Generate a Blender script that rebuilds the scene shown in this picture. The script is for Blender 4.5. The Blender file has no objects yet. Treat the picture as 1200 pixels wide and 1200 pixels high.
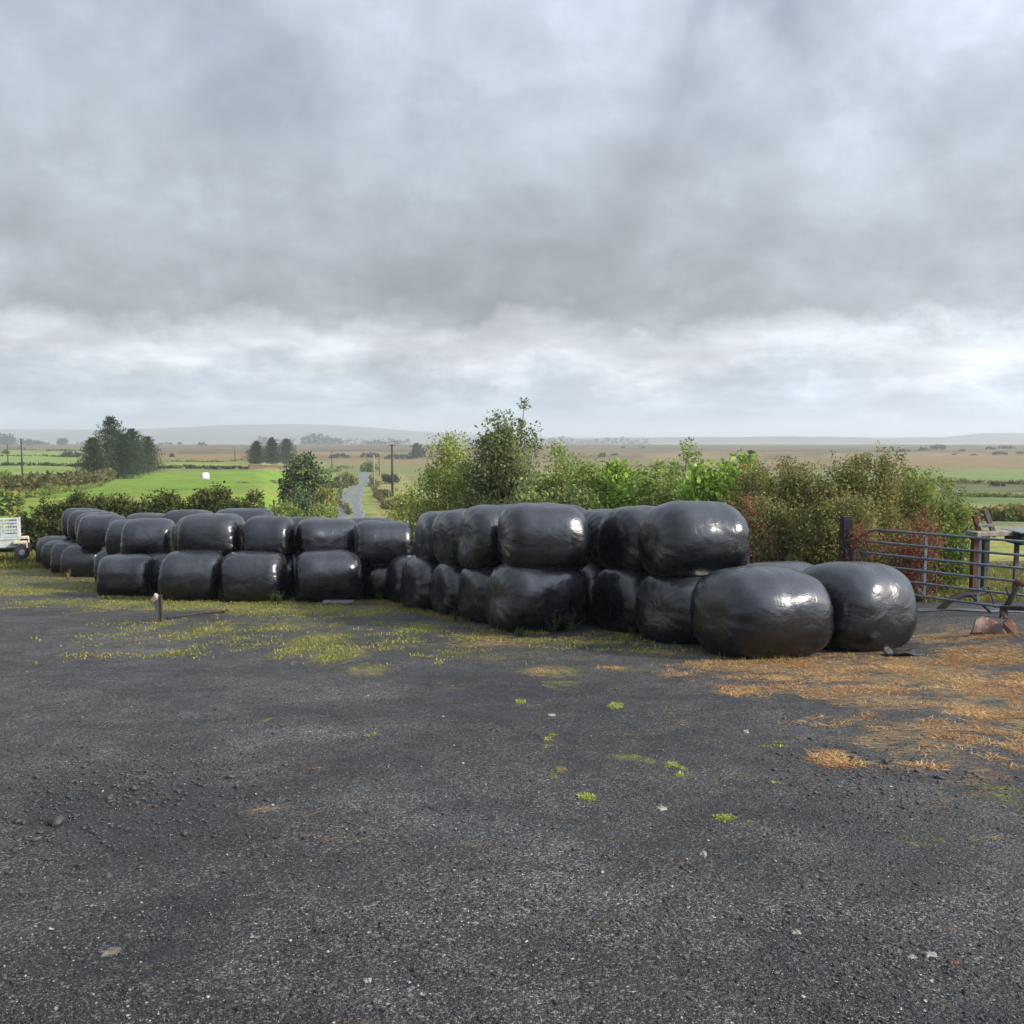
import bpy, math
import numpy as np

# ------------------------------------------------------------------ camera, sky, sun, exposure
SC = bpy.context.scene
F = 1120.0 / 1200.0            # focal length / picture width
PITCH = math.atan((600 - 508) / 1120.0)
EYE = np.array([0.0, 0.0, 1.65])

cam_d = bpy.data.cameras.new('camera')
cam = bpy.data.objects.new('camera', cam_d)
SC.collection.objects.link(cam)
SC.camera = cam
cam_d.sensor_width = 36
cam_d.lens = 36 * F
cam_d.clip_start = 0.05
cam_d.clip_end = 30000
cam.location = EYE
cam.rotation_euler = (math.pi / 2 - PITCH, 0, 0)

SC.view_settings.view_transform = 'Standard'
SC.view_settings.look = 'None'
SC.view_settings.exposure = 0.0
SC.view_settings.gamma = 1.0
SC.cycles.volume_bounces = 1
SC.cycles.max_bounces = 6
SC.cycles.use_denoising = True

SUN_AZ = math.radians(108)      # clockwise from the viewing direction (+Y) towards +X
SUN_EL = math.radians(30)

sun_d = bpy.data.lights.new('sun', 'SUN')
sun_d.energy = 5.0
sun_d.angle = math.radians(6.0)
sun_d.color = (1.0, 0.9, 0.76)
sun = bpy.data.objects.new('sun', sun_d)
SC.collection.objects.link(sun)
from mathutils import Vector
sv = Vector((math.sin(SUN_AZ) * math.cos(SUN_EL), math.cos(SUN_AZ) * math.cos(SUN_EL), math.sin(SUN_EL)))
sun.rotation_euler = sv.to_track_quat('Z', 'Y').to_euler()


class NT:
    """small helper around a node tree"""
    def __init__(s, tree):
        s.t = tree
        s.n = tree.nodes
        s.l = tree.links

    def node(s, typ, **kw):
        nd = s.n.new(typ)
        for k, v in kw.items():
            setattr(nd, k, v)
        return nd

    def put(s, sock, v):
        if v is None:
            return
        if isinstance(v, bpy.types.NodeSocket):
            s.l.new(v, sock)
        else:
            if isinstance(v, (tuple, list)) and len(v) == 3 and sock.type == 'RGBA':
                v = (*v, 1)
            sock.default_value = v

    def math(s, op, a, b=None, c=None, clamp=False):
        nd = s.node('ShaderNodeMath', operation=op, use_clamp=clamp)
        s.put(nd.inputs[0], a)
        s.put(nd.inputs[1], b)
        s.put(nd.inputs[2], c)
        return nd.outputs[0]

    def noise(s, vec, scale, detail=4, rough=0.5, dist=0.0, dims='3D'):
        nd = s.node('ShaderNodeTexNoise', noise_dimensions=dims)
        s.put(nd.inputs['Vector'], vec)
        s.put(nd.inputs['Scale'], scale)
        s.put(nd.inputs['Detail'], detail)
        s.put(nd.inputs['Roughness'], rough)
        s.put(nd.inputs['Distortion'], dist)
        return nd.outputs['Fac']

    def ramp(s, fac, stops, interp='LINEAR'):
        nd = s.node('ShaderNodeValToRGB')
        cr = nd.color_ramp
        cr.interpolation = interp
        while len(cr.elements) < len(stops):
            cr.elements.new(0.5)
        for e, (p, c) in zip(cr.elements, stops):
            e.position = p
            e.color = (c, c, c, 1) if isinstance(c, (int, float)) else (*c, 1)
        s.put(nd.inputs[0], fac)
        return nd.outputs[0]

    def mix(s, fac, a, b, mode='MIX'):
        nd = s.node('ShaderNodeMix', data_type='RGBA', blend_type=mode)
        s.put(nd.inputs[0], fac)
        s.put(nd.inputs[6], a)
        s.put(nd.inputs[7], b)
        return nd.outputs[2]

    def sstep(s, v, a, b):
        nd = s.node('ShaderNodeMapRange', interpolation_type='SMOOTHSTEP')
        s.put(nd.inputs['Value'], v)
        s.put(nd.inputs['From Min'], a)
        s.put(nd.inputs['From Max'], b)
        return nd.outputs[0]

    def scale_vec(s, vec, sc):
        nd = s.node('ShaderNodeMapping')
        s.put(nd.inputs['Vector'], vec)
        nd.inputs['Scale'].default_value = sc
        return nd.outputs[0]


world = bpy.data.worlds.new('World')
SC.world = world
world.use_nodes = True
w = NT(world.node_tree)
w.n.clear()
sky = w.node('ShaderNodeTexSky', sky_type='NISHITA', sun_disc=False)
sky.sun_elevation = SUN_EL
sky.sun_rotation = SUN_AZ
tc = w.node('ShaderNodeTexCoord')
sep = w.node('ShaderNodeSeparateXYZ')
w.l.new(tc.outputs['Generated'], sep.inputs[0])
dz = w.math('MAXIMUM', sep.outputs['Z'], 0.0)
den = w.math('ADD', dz, 0.10)
cx = w.math('DIVIDE', sep.outputs['X'], den)
cy = w.math('DIVIDE', sep.outputs['Y'], den)
cmb = w.node('ShaderNodeCombineXYZ')
w.put(cmb.inputs[0], cx)
w.put(cmb.inputs[1], cy)
cp = cmb.outputs[0]                                    # position on the cloud layer
GEN = tc.outputs['Generated']
n_big = w.noise(w.scale_vec(GEN, (1.35, 1.0, 1.2)), 3.1, 4, 0.5, 0.6)
n_mid = w.noise(w.scale_vec(GEN, (1.0, 1.0, 1.5)), 5.5, 9, 0.60, 0.35)
n_fin = w.noise(w.scale_vec(GEN, (1.0, 1.0, 1.3)), 11.0, 9, 0.60, 0.2)
n_str = w.noise(w.scale_vec(GEN, (4.0, 4.0, 11.0)), 2.4, 9, 0.60, 0.2)
n_pla = w.noise(w.scale_vec(cp, (1.1, 0.9, 1)), 1.3, 5, 0.52, 0.5)
# how high in the sky, with the cloud edges made ragged
zz = w.math('ADD', sep.outputs['Z'], w.math('MULTIPLY', w.math('SUBTRACT', n_fin, 0.5), 0.10))
zz = w.math('ADD', zz, w.math('MULTIPLY', w.math('SUBTRACT', n_mid, 0.5), 0.10))
base = w.ramp(w.math('MULTIPLY', zz, 2.0), [
    (0.00, (0.66, 0.75, 0.83)),
    (0.05, (0.66, 0.74, 0.82)),
    (0.10, (0.65, 0.71, 0.77)),
    (0.15, (0.80, 0.83, 0.86)),
    (0.195, (0.72, 0.76, 0.79)),
    (0.245, (0.41, 0.44, 0.47)),
    (0.34, (0.445, 0.48, 0.515)),
    (0.50, (0.52, 0.565, 0.62)),
    (0.72, (0.56, 0.615, 0.695)),
    (1.00, (0.55, 0.62, 0.71))])
base = w.mix(1.0, base, w.ramp(n_fin, [(0.35, 0.93), (0.5, 0.99), (0.66, 1.09)]), 'MULTIPLY')
base = w.mix(1.0, base, w.ramp(n_pla, [(0.3, 0.92), (0.5, 1.0), (0.7, 1.09)]), 'MULTIPLY')
base = w.mix(1.0, base, w.ramp(n_big, [(0.36, 0.89), (0.5, 1.0), (0.62, 1.10)]), 'MULTIPLY')
base = w.mix(1.0, base, w.ramp(n_mid, [(0.34, 0.90), (0.5, 0.98), (0.66, 1.11)]), 'MULTIPLY')
strfac = w.sstep(sep.outputs['Z'], 0.17, 0.07)
base = w.mix(strfac, base, w.mix(1.0, base, w.ramp(n_str, [(0.34, 0.80), (0.5, 0.97), (0.62, 1.16)]), 'MULTIPLY'))
# thin cloud near the sun is brighter
dot = w.node('ShaderNodeVectorMath', operation='DOT_PRODUCT')
w.l.new(tc.outputs['Generated'], dot.inputs[0])
dot.inputs[1].default_value = sv
glow = w.math('POWER', w.math('MAXIMUM', w.math('ADD', w.math('MULTIPLY', dot.outputs['Value'], 0.75), 0.25), 0.0), 3.2)
base = w.mix(1.0, base, w.mix(glow, (1, 1, 1), (3.9, 3.9, 4.0)), 'MULTIPLY')
clouds = w.mix(1.0, base, (9.65, 9.85, 10.15), 'MULTIPLY')
backlow = w.math('MULTIPLY', w.sstep(sep.outputs['Y'], -0.05, -0.4), w.sstep(w.math('ADD', sep.outputs['Z'], w.math('MULTIPLY', w.math('SUBTRACT', n_fin, 0.5), 0.12)), 0.15, 0.07))  # dark band added low behind the camera, to darken reflections in the bales
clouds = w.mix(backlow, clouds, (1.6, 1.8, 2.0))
gap = w.math('MULTIPLY', w.sstep(n_big, 0.52, 0.30), w.math('MULTIPLY', w.sstep(sep.outputs['Z'], 0.2, 0.42), 0.38))
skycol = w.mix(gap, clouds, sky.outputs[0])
below = w.sstep(sep.outputs['Z'], -0.01, -0.05)
skycol = w.mix(below, skycol, (0.9, 0.95, 0.9))
bg = w.node('ShaderNodeBackground')
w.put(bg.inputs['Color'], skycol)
bg.inputs['Strength'].default_value = 0.1
wo = w.node('ShaderNodeOutputWorld')
w.l.new(bg.outputs[0], wo.inputs[0])

# ------------------------------------------------------------------ helpers
RNG = np.random.default_rng(7)
COL = SC.collection


def tag(o, label=None, cat=None, group=None, kind=None):
    if label:
        o['label'] = label
    if cat:
        o['category'] = cat
    if group:
        o['group'] = group
    if kind:
        o['kind'] = kind
    return o


def empty(name, loc, label=None, cat=None, group=None, rz=0.0):
    o = bpy.data.objects.new(name, None)
    o.empty_display_size = 0.3
    COL.objects.link(o)
    o.location = [float(c) for c in loc]
    o.rotation_euler = (0, 0, rz)
    return tag(o, label, cat, group)


def mesh(name, v, f, mat, parent=None, smooth=False, colors=None, loc=None):
    """v: (N,3) array; f: (M,k) array of one face size, or a list of faces"""
    me = bpy.data.meshes.new(name)
    v = np.asarray(v, dtype=np.float64)
    if loc is not None:
        v = v - np.asarray(loc)
    if isinstance(f, np.ndarray):
        k = f.shape[1]
        me.vertices.add(len(v))
        me.vertices.foreach_set('co', v.astype(np.float32).ravel())
        me.loops.add(f.size)
        me.loops.foreach_set('vertex_index', f.astype(np.int32).ravel())
        me.polygons.add(len(f))
        me.polygons.foreach_set('loop_start', np.arange(0, f.size, k, dtype=np.int32))
        me.update(calc_edges=True)
    else:
        me.from_pydata([tuple(p) for p in v], [], [tuple(int(i) for i in q) for q in f])
        me.update()
    if smooth:
        me.polygons.foreach_set('use_smooth', np.ones(len(me.polygons), dtype=bool))
    for cname, arr in (colors or {}).items():
        at = me.color_attributes.new(cname, 'FLOAT_COLOR', 'POINT')
        a = np.ones((len(v), 4), dtype=np.float32)
        a[:, :3] = arr
        at.data.foreach_set('color', a.ravel())
    if mat:
        me.materials.append(mat)
    o = bpy.data.objects.new(name, me)
    if loc is not None:
        o.location = [float(c) for c in loc]
    COL.objects.link(o)
    if parent:
        o.parent = parent
    return o


class MB:
    """collects boxes, tubes and slabs into ONE mesh"""
    def __init__(s):
        s.v = []
        s.f = []

    def add(s, v, f):
        b = len(s.v)
        s.v += [tuple(p) for p in v]
        s.f += [tuple(b + i for i in q) for q in f]
        return s

    def box(s, c, size, rot=None, bev=0.0):
        hx, hy, hz = [q / 2 for q in size]
        b = min(bev, hx * .45, hy * .45, hz * .45)
        if b <= 0:
            v = [(x, y, z) for z in (-hz, hz) for y in (-hy, hy) for x in (-hx, hx)]
            f = [(0, 2, 3, 1), (4, 5, 7, 6), (0, 1, 5, 4), (2, 6, 7, 3), (0, 4, 6, 2), (1, 3, 7, 5)]
        else:
            v, f = [], []
            rings = [(-hz, hx - b, hy - b), (-hz + b, hx, hy), (hz - b, hx, hy), (hz, hx - b, hy - b)]
            for z, rx, ry in rings:
                k = b if rx == hx else b * .6
                pts = [(rx - k, -ry), (rx, -ry + k), (rx, ry - k), (rx - k, ry), (-rx + k, ry), (-rx, ry - k), (-rx, -ry + k), (-rx + k, -ry)]
                v += [(x, y, z) for x, y in pts]
            for r in range(3):
                for i in range(8):
                    j = (i + 1) % 8
                    f.append((r * 8 + i, r * 8 + j, r * 8 + 8 + j, r * 8 + 8 + i))
            f.append(tuple(range(7, -1, -1)))
            f.append(tuple(range(24, 32)))
        v = np.array(v)
        if rot is not None:
            v = v @ np.array(rot).T
        return s.add(v + np.array(c), f)

    def tube(s, pts, r, n=8, cap=True):
        pts = [np.array(p, float) for p in pts]
        rs = r if isinstance(r, (list, tuple)) else [r] * len(pts)
        v, f = [], []
        up = np.array([0, 0, 1.0])
        for i, p in enumerate(pts):
            d = pts[min(i + 1, len(pts) - 1)] - pts[max(i - 1, 0)]
            d = d / (np.linalg.norm(d) + 1e-9)
            a = np.cross(d, up)
            if np.linalg.norm(a) < .15:
                a = np.cross(d, (1.0, 0, 0))
            a /= np.linalg.norm(a)
            b = np.cross(a, d)
            for k in range(n):
                t = 2 * math.pi * k / n
                v.append(p + (a * math.cos(t) + b * math.sin(t)) * rs[i])
        for i in range(len(pts) - 1):
            for k in range(n):
                f.append((i * n + k, i * n + (k + 1) % n, i * n + n + (k + 1) % n, i * n + n + k))
        if cap:
            f.append(tuple(range(n - 1, -1, -1)))
            f.append(tuple((len(pts) - 1) * n + k for k in range(n)))
        return s.add(v, f)

    def beam(s, p, q, wd, ht, bev=0.0):
        """a rectangular bar from p to q"""
        p, q = np.array(p, float), np.array(q, float)
        d = q - p
        L = np.linalg.norm(d)
        d /= L
        a = np.cross((0, 0, 1.0), d)
        if np.linalg.norm(a) < .05:
            a = np.array([1.0, 0, 0])
        a /= np.linalg.norm(a)
        b = np.cross(d, a)
        R = np.stack([d, a, b], axis=1)
        return s.box((p + q) / 2, (L, wd, ht), R, bev)

    def build(s, name, mat, parent=None, smooth=False, loc=None):
        return mesh(name, np.array(s.v), s.f, mat, parent, smooth, None, loc)


def smooth01(t):
    t = np.clip(t, 0, 1)
    return t * t * (3 - 2 * t)


def hash2(ix, iy, seed):
    h = np.sin(ix * 127.1 + iy * 311.7 + seed * 74.7) * 43758.5453
    return h - np.floor(h)


def vnoise(x, y, seed=0):
    x, y = np.asarray(x, float), np.asarray(y, float)
    ix, iy = np.floor(x), np.floor(y)
    fx, fy = x - ix, y - iy
    fx, fy = fx * fx * (3 - 2 * fx), fy * fy * (3 - 2 * fy)
    a, b = hash2(ix, iy, seed), hash2(ix + 1, iy, seed)
    c, d = hash2(ix, iy + 1, seed), hash2(ix + 1, iy + 1, seed)
    return (a * (1 - fx) + b * fx) * (1 - fy) + (c * (1 - fx) + d * fx) * fy


def fbm(x, y, octs=4, seed=0, gain=0.5):
    s, a, n = 0, 1, 0
    x, y = np.asarray(x, float), np.asarray(y, float)
    for o in range(octs):
        s = s + a * vnoise(x * 2 ** o + 17.3 * o, y * 2 ** o - 9.1 * o, seed + o)
        n += a
        a *= gain
    return s / n


# drop of the land below eye height, as a function of the distance ahead
_kd = np.array([27, 31, 38, 60, 100, 150, 220, 300, 450, 800, 1200, 1500, 1900, 2400, 3500, 9000.])
_kD = np.array([4.24, 4.42, 4.68, 5.6, 7.3, 8.6, 10.0, 10.9, 12.2, 13.6, 14.3, 17.0, 25.0, 29, 30, 30])
_tx = np.linspace(math.log(20), math.log(9000), 1500)
_td = np.exp(_tx)
_tD = np.where(_td < 27, 1.65 + .096 * _td, np.interp(_tx, np.log(_kd), _kD))
_k = np.hanning(61)
_k /= _k.sum()
_tDs = np.convolve(np.pad(_tD, 30, mode='edge'), _k, mode='valid')
_mixw = smooth01((_td - 20) / 6)
_tD = _tD * (1 - _mixw) + _tDs * _mixw


def drop_centre(d):
    return 1.25


def gz(x, y):
    """height of the land"""
    x, y = np.asarray(x, float), np.asarray(y, float)
    yy = np.maximum(y, 0)
    D = np.where(yy < 20, 1.65 + .096 * yy, np.interp(np.log(np.maximum(yy, 20)), _tx, _tD))
    u = x / np.maximum(yy, 1)
    far = smooth01((yy - 45) / 45) * (1 - smooth01((yy - 300) / 700))
    left = 1 - smooth01((u + .27) / .06)
    k = 1.22 - .40 * left - .2 * smooth01((u - .25) / .15)
    D = D * (1 + (k - 1) * far)
    D = D - .25 * smooth01((x - 4.6) / 2.8) * smooth01((yy - 7) / 6) * (1 - smooth01((yy - 26) / 20))
    return 1.65 - D


def ray(px, py):
    x = (px - 600) / 1120.0
    t = (600 - py) / 1120.0
    c, s = math.cos(PITCH), math.sin(PITCH)
    return np.array([x, c + s * t, -s + c * t])


def at(px, py, d):
    """the point at distance d ahead seen at (px, py)"""
    r = ray(px, py)
    return EYE + r * (d / r[1])


def gx(px, d, py=620):
    r = ray(px, py)
    return r[0] / r[1] * d


def on_ground(px, py):
    r = ray(px, py)
    ys = np.exp(np.linspace(math.log(2), math.log(1400), 6000))
    t = ys / r[1]
    z = EYE[2] + r[2] * t
    g = gz(r[0] * t, ys)
    hit = np.nonzero(z <= g)[0]
    i = hit[0] if len(hit) else len(ys) - 1
    return np.array([r[0] * t[i], ys[i], g[i]])


def G(px, d):
    x = gx(px, d)
    return np.array([x, d, float(gz(x, d))])


# ------------------------------------------------------------------ materials
def mat(name, base=(0.5, 0.5, 0.5), rough=0.6, metal=0.0, spec=0.5):
    m = bpy.data.materials.new(name)
    m.use_nodes = True
    t = NT(m.node_tree)
    b = t.n['Principled BSDF']
    b.inputs['Base Color'].default_value = (*base, 1)
    b.inputs['Roughness'].default_value = rough
    b.inputs['Metallic'].default_value = metal
    b.inputs['Specular IOR Level'].default_value = spec
    return m, t, b


def bump(t, b, h, strength=0.5, dist=0.01, normal=None):
    nd = t.node('ShaderNodeBump')
    nd.inputs['Strength'].default_value = strength
    nd.inputs['Distance'].default_value = dist
    t.put(nd.inputs['Height'], h)
    if normal:
        t.put(nd.inputs['Normal'], normal)
    if b is not None:
        t.l.new(nd.outputs[0], b.inputs['Normal'])
    return nd.outputs[0]


def worn(name, c1, c2, rough=0.7, scale=8, metal=0.0, bs=0.4, stretch=(1, 1, 1), c3=None):
    m, t, b = mat(name, c1, rough, metal)
    co = t.node('ShaderNodeTexCoord').outputs['Object']
    v = t.scale_vec(co, stretch)
    n = t.noise(v, scale, 6, 0.62)
    col = t.ramp(n, [(0.35, c1), (0.62, c2)])
    if c3:
        n2 = t.noise(co, scale * 2.7, 4, 0.6)
        col = t.mix(t.sstep(n2, 0.55, 0.68), col, c3)
    t.put(b.inputs['Base Color'], col)
    bump(t, b, t.noise(v, scale * 5, 4), bs, 0.004)
    return m


def foliage(name, dark, mid, light, odd=None, oddamt=0.1, scale=1.6, trans=0.38, rough=0.6):
    m, t, b = mat(name, mid, rough)
    geo = t.node('ShaderNodeNewGeometry')
    rnd = geo.outputs['Random Per Island']
    co = t.node('ShaderNodeTexCoord').outputs['Object']
    n = t.noise(co, scale, 4, 0.6)
    v = t.math('ADD', t.math('MULTIPLY', rnd, 0.55), t.math('MULTIPLY', t.math('SUBTRACT', n, 0.28), 1.0))
    col = t.ramp(v, [(0.12, dark), (0.5, mid), (0.85, light)])
    if odd:
        r2 = t.math('FRACT', t.math('MULTIPLY', rnd, 37.7))
        n2 = t.noise(co, scale * .8 + .3, 3, 0.5)
        col = t.mix(t.math('LESS_THAN', t.math('ADD', r2, t.math('MULTIPLY', t.math('SUBTRACT', 0.5, n2), 1.6)), oddamt), col, odd)
    t.put(b.inputs['Base Color'], col)
    b.inputs['Specular IOR Level'].default_value = 0.13
    tr = t.node('ShaderNodeBsdfTranslucent')
    t.put(tr.inputs[0], col)
    mx = t.node('ShaderNodeMixShader')
    mx.inputs[0].default_value = trans
    t.l.new(b.outputs[0], mx.inputs[1])
    t.l.new(tr.outputs[0], mx.inputs[2])
    t.l.new(mx.outputs[0], t.n['Material Output'].inputs[0])
    return m


M = {}
# black stretch film
m, t, b = mat('black_film', (0.018, 0.019, 0.023), 0.3)
oi = t.node('ShaderNodeObjectInfo')
co0 = t.node('ShaderNodeTexCoord').outputs['Object']
off = t.node('ShaderNodeVectorMath', operation='ADD')
t.l.new(co0, off.inputs[0])
cb = t.node('ShaderNodeCombineXYZ')
for q in range(3):
    t.put(cb.inputs[q], t.math('MULTIPLY', oi.outputs['Random'], (17.0, 31.0, 53.0)[q]))
t.l.new(cb.outputs[0], off.inputs[1])
co = off.outputs[0]
creases = t.noise(t.scale_vec(co, (1.0, 1.0, 3.8)), 4.2, 6, 0.58, 1.4)
sags = t.noise(t.scale_vec(co, (1.0, 1.0, 1.4)), 2.4, 4, 0.5, 0.6)
fine = t.noise(t.scale_vec(co, (2.0, 2.0, 5.0)), 14, 5, 0.62, 2.2)
sp = t.node('ShaderNodeSeparateXYZ')
t.l.new(co0, sp.inputs[0])
wave = t.node('ShaderNodeTexWave', wave_type='BANDS', bands_direction='X')
t.put(wave.inputs['Vector'], co)
wave.inputs['Scale'].default_value = 1.3
wave.inputs['Distortion'].default_value = 3.5
wave.inputs['Detail'].default_value = 3
n1 = bump(t, None, sags, 0.30, 0.08)
n2 = bump(t, None, creases, 0.10, 0.04, n1)
n3 = bump(t, None, wave.outputs['Fac'], 0.10, 0.015, n2)
band = t.math('FRACT', t.math('ADD', t.math('MULTIPLY', sp.outputs['X'], 3.4), t.math('MULTIPLY', sp.outputs['Z'], t.math('SUBTRACT', oi.outputs['Random'], 0.5))))
n3b = bump(t, None, t.sstep(band, 0.0, 0.06), 0.25, 0.004, n3)
n4 = bump(t, b, fine, 0.08, 0.010, n3b)
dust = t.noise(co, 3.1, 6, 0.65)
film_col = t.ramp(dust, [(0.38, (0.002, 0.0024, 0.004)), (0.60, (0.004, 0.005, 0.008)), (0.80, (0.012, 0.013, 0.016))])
top_sheen = t.math('MULTIPLY', t.sstep(sp.outputs['Z'], 0.42, 0.95), t.ramp(t.noise(co, 2.2, 6, 0.65), [(0.3, 0.45), (0.65, 1.0)]))  # pale sky sheen on the upper side, painted into the film colour
t.put(b.inputs['Base Color'], t.mix(top_sheen, film_col, (0.030, 0.032, 0.039)))
t.put(b.inputs['Roughness'], t.ramp(t.noise(co, 5.0, 5, 0.6), [(0.3, 0.20), (0.7, 0.32)]))
b.inputs['Specular IOR Level'].default_value = 0.8
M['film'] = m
m, t, b = mat('white_film', (0.75, 0.76, 0.76), 0.35)
M['white_film'] = m

# yard gravel
m, t, b = mat('wet_gravel', (0.06, 0.06, 0.065), 0.7)
geo = t.node('ShaderNodeNewGeometry')
pos = geo.outputs['Position']
att = t.node('ShaderNodeAttribute', attribute_name='cover')
ch = t.node('ShaderNodeSeparateColor')
t.l.new(att.outputs['Color'], ch.inputs[0])
a_moss, a_straw, a_tone = ch.outputs[0], ch.outputs[1], ch.outputs[2]
big = t.noise(pos, 0.55, 5, 0.6, 0.5)
mid = t.noise(pos, 3.2, 6, 0.65)


def voro(vec, scale, out='Distance', rnd=1.0):
    nd = t.node('ShaderNodeTexVoronoi')
    t.put(nd.inputs['Vector'], vec)
    nd.inputs['Scale'].default_value = scale
    nd.inputs['Randomness'].default_value = rnd
    return nd.outputs[out]


v1, v1c = voro(pos, 125), voro(pos, 125, 'Color')
v2, v2c = voro(pos, 58), voro(pos, 58, 'Color')
v3 = voro(pos, 210)
s1 = t.node('ShaderNodeSeparateColor')
t.l.new(v1c, s1.inputs[0])
s2 = t.node('ShaderNodeSeparateColor')
t.l.new(v2c, s2.inputs[0])
col = t.ramp(s1.outputs[0], [(0.0, (0.006, 0.007, 0.010)), (0.42, (0.030, 0.032, 0.036)), (0.72, (0.072, 0.070, 0.069)), (0.92, (0.13, 0.125, 0.12)), (0.99, (0.20, 0.195, 0.18))])
col2 = t.ramp(s2.outputs[1], [(0.0, 0.45), (0.6, 0.95), (0.93, 1.35), (1.0, 2.0)])
col = t.mix(1.0, col, col2, 'MULTIPLY')
col = t.mix(1.0, col, t.ramp(big, [(0.38, (0.60, 0.62, 0.66)), (0.5, (0.92, 0.915, 0.91)), (0.62, (1.36, 1.32, 1.27))]), 'MULTIPLY')
col = t.mix(1.0, col, t.ramp(mid, [(0.36, 0.70), (0.64, 1.28)]), 'MULTIPLY')
tone = t.ramp(a_tone, [(0.0, 0.55), (0.5, 0.90), (1.0, 1.5)])
col = t.mix(1.0, col, tone, 'MULTIPLY')
col = t.mix(1.0, col, (1.06, 1.02, 0.97), 'MULTIPLY')
# moss, low weeds and dry stalks worked into the surface
edge = t.noise(pos, 7.0, 6, 0.72, 0.6)
edge2 = t.noise(pos, 38.0, 5, 0.7, 0.5)
em = t.math('ADD', t.math('MULTIPLY', t.math('SUBTRACT', edge, 0.5), 1.7), t.math('MULTIPLY', t.math('SUBTRACT', edge2, 0.5), 1.2))
mm = t.sstep(t.math('ADD', a_moss, em), 0.34, 0.66)
brk = t.ramp(t.noise(pos, 14, 6, 0.75, 0.8), [(0.40, 0.12), (0.52, 1.0)])
mm = t.math('MULTIPLY', mm, brk)
mossc = t.ramp(t.noise(pos, 2.1, 5, 0.7, 0.4), [(0.30, (0.20, 0.23, 0.04)), (0.48, (0.34, 0.33, 0.06)), (0.60, (0.40, 0.31, 0.10)), (0.72, (0.24, 0.15, 0.07))])
mossc = t.mix(1.0, mossc, t.ramp(v2, [(0.0, 1.25), (0.6, 0.5)]), 'MULTIPLY')
es = t.math('ADD', t.math('MULTIPLY', t.math('SUBTRACT', t.noise(pos, 1.4, 5, 0.65, 0.6), 0.5), 1.8), t.math('ADD', t.math('MULTIPLY', t.math('SUBTRACT', t.noise(t.scale_vec(pos, (0.5, 1.3, 1)), 6.5, 7, 0.75, 0.9), 0.5), 1.9), t.math('MULTIPLY', t.math('SUBTRACT', edge2, 0.5), 1.1)))
ms = t.sstep(t.math('ADD', a_straw, es), 0.30, 0.62)
brk2 = t.ramp(t.noise(t.scale_vec(pos, (.6, 1.5, 1)), 13, 6, 0.75, 1.2), [(0.40, 0.10), (0.54, 1.0)])
ms = t.math('MULTIPLY', ms, brk2)
strawc = t.ramp(t.noise(t.scale_vec(pos, (1, 2.2, 1)), 26, 5, 0.75, 1.5), [(0.34, (0.04, 0.03, 0.02)), (0.44, (0.26, 0.15, 0.065)), (0.55, (0.46, 0.31, 0.13)), (0.68, (0.62, 0.47, 0.24))])
col = t.mix(t.math('MULTIPLY', mm, 0.85), col, mossc)
col = t.mix(t.math('MULTIPLY', ms, 0.85), col, strawc)
t.put(b.inputs['Base Color'], col)
wetn = t.noise(pos, 1.1, 5, 0.6, 0.4)
t.put(b.inputs['Roughness'], t.math('ADD', t.ramp(wetn, [(0.35, 0.50), (0.6, 0.72)]), t.math('MULTIPLY', t.math('MAXIMUM', mm, ms), 0.2)))
b.inputs['Specular IOR Level'].default_value = 0.45
h = t.math('ADD', t.math('MULTIPLY', t.math('SUBTRACT', 0.6, v1), 0.55), t.math('MULTIPLY', t.math('SUBTRACT', 0.6, v2), 0.9))
h = t.math('ADD', h, t.math('MULTIPLY', t.math('SUBTRACT', 0.6, v3), 0.2))
h = t.math('ADD', h, t.math('MULTIPLY', t.math('MAXIMUM', mm, ms), t.math('MULTIPLY', edge2, 1.6)))
nA = bump(t, None, t.noise(pos, 6.0, 6, 0.7), 0.6, 0.06)
bump(t, b, h, 0.95, 0.014, nA)
M['gravel'] = m

# land: its fields, bog and tracks carried in an attribute, broken up by noise
m, t, b = mat('land', (0.1, 0.15, 0.04), 0.85)
geo = t.node('ShaderNodeNewGeometry')
pos = geo.outputs['Position']
att = t.node('ShaderNodeAttribute', attribute_name='cover')
col = att.outputs['Color']
near = t.noise(pos, 2.5, 6, 0.7)
farn = t.noise(t.scale_vec(pos, (0.05, 0.16, 0.1)), 1.0, 6, 0.7)
col = t.mix(1.0, col, t.ramp(near, [(0.3, 0.6), (0.5, 1.0), (0.7, 1.35)]), 'MULTIPLY')
col = t.mix(1.0, col, t.ramp(farn, [(0.32, (0.72, 0.75, 0.72)), (0.5, (1, 1, 1)), (0.68, (1.28, 1.2, 1.1))]), 'MULTIPLY')
midn = t.noise(t.scale_vec(pos, (.5, 1.0, 1)), 0.45, 6, 0.75)
col = t.mix(1.0, col, t.ramp(midn, [(0.34, (0.66, 0.70, 0.66)), (0.5, (1, 1, 1)), (0.66, (1.26, 1.2, 1.15))]), 'MULTIPLY')
t.put(b.inputs['Base Color'], col)
b.inputs['Specular IOR Level'].default_value = 0.15
bump(t, b, t.noise(pos, 7, 6, 0.75), 0.9, 0.12)
M['land'] = m

m, t, b = mat('hill_cover', (0.05, 0.06, 0.03), 0.95)
pos = t.node('ShaderNodeNewGeometry').outputs['Position']
n = t.noise(t.scale_vec(pos, (0.004, 0.002, 0.02)), 1.0, 6, 0.65)
t.put(b.inputs['Base Color'], t.ramp(n, [(0.35, (0.028, 0.038, 0.020)), (0.52, (0.075, 0.075, 0.045)), (0.7, (0.12, 0.13, 0.055))]))
b.inputs['Specular IOR Level'].default_value = 0.1
M['hill'] = m

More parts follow.
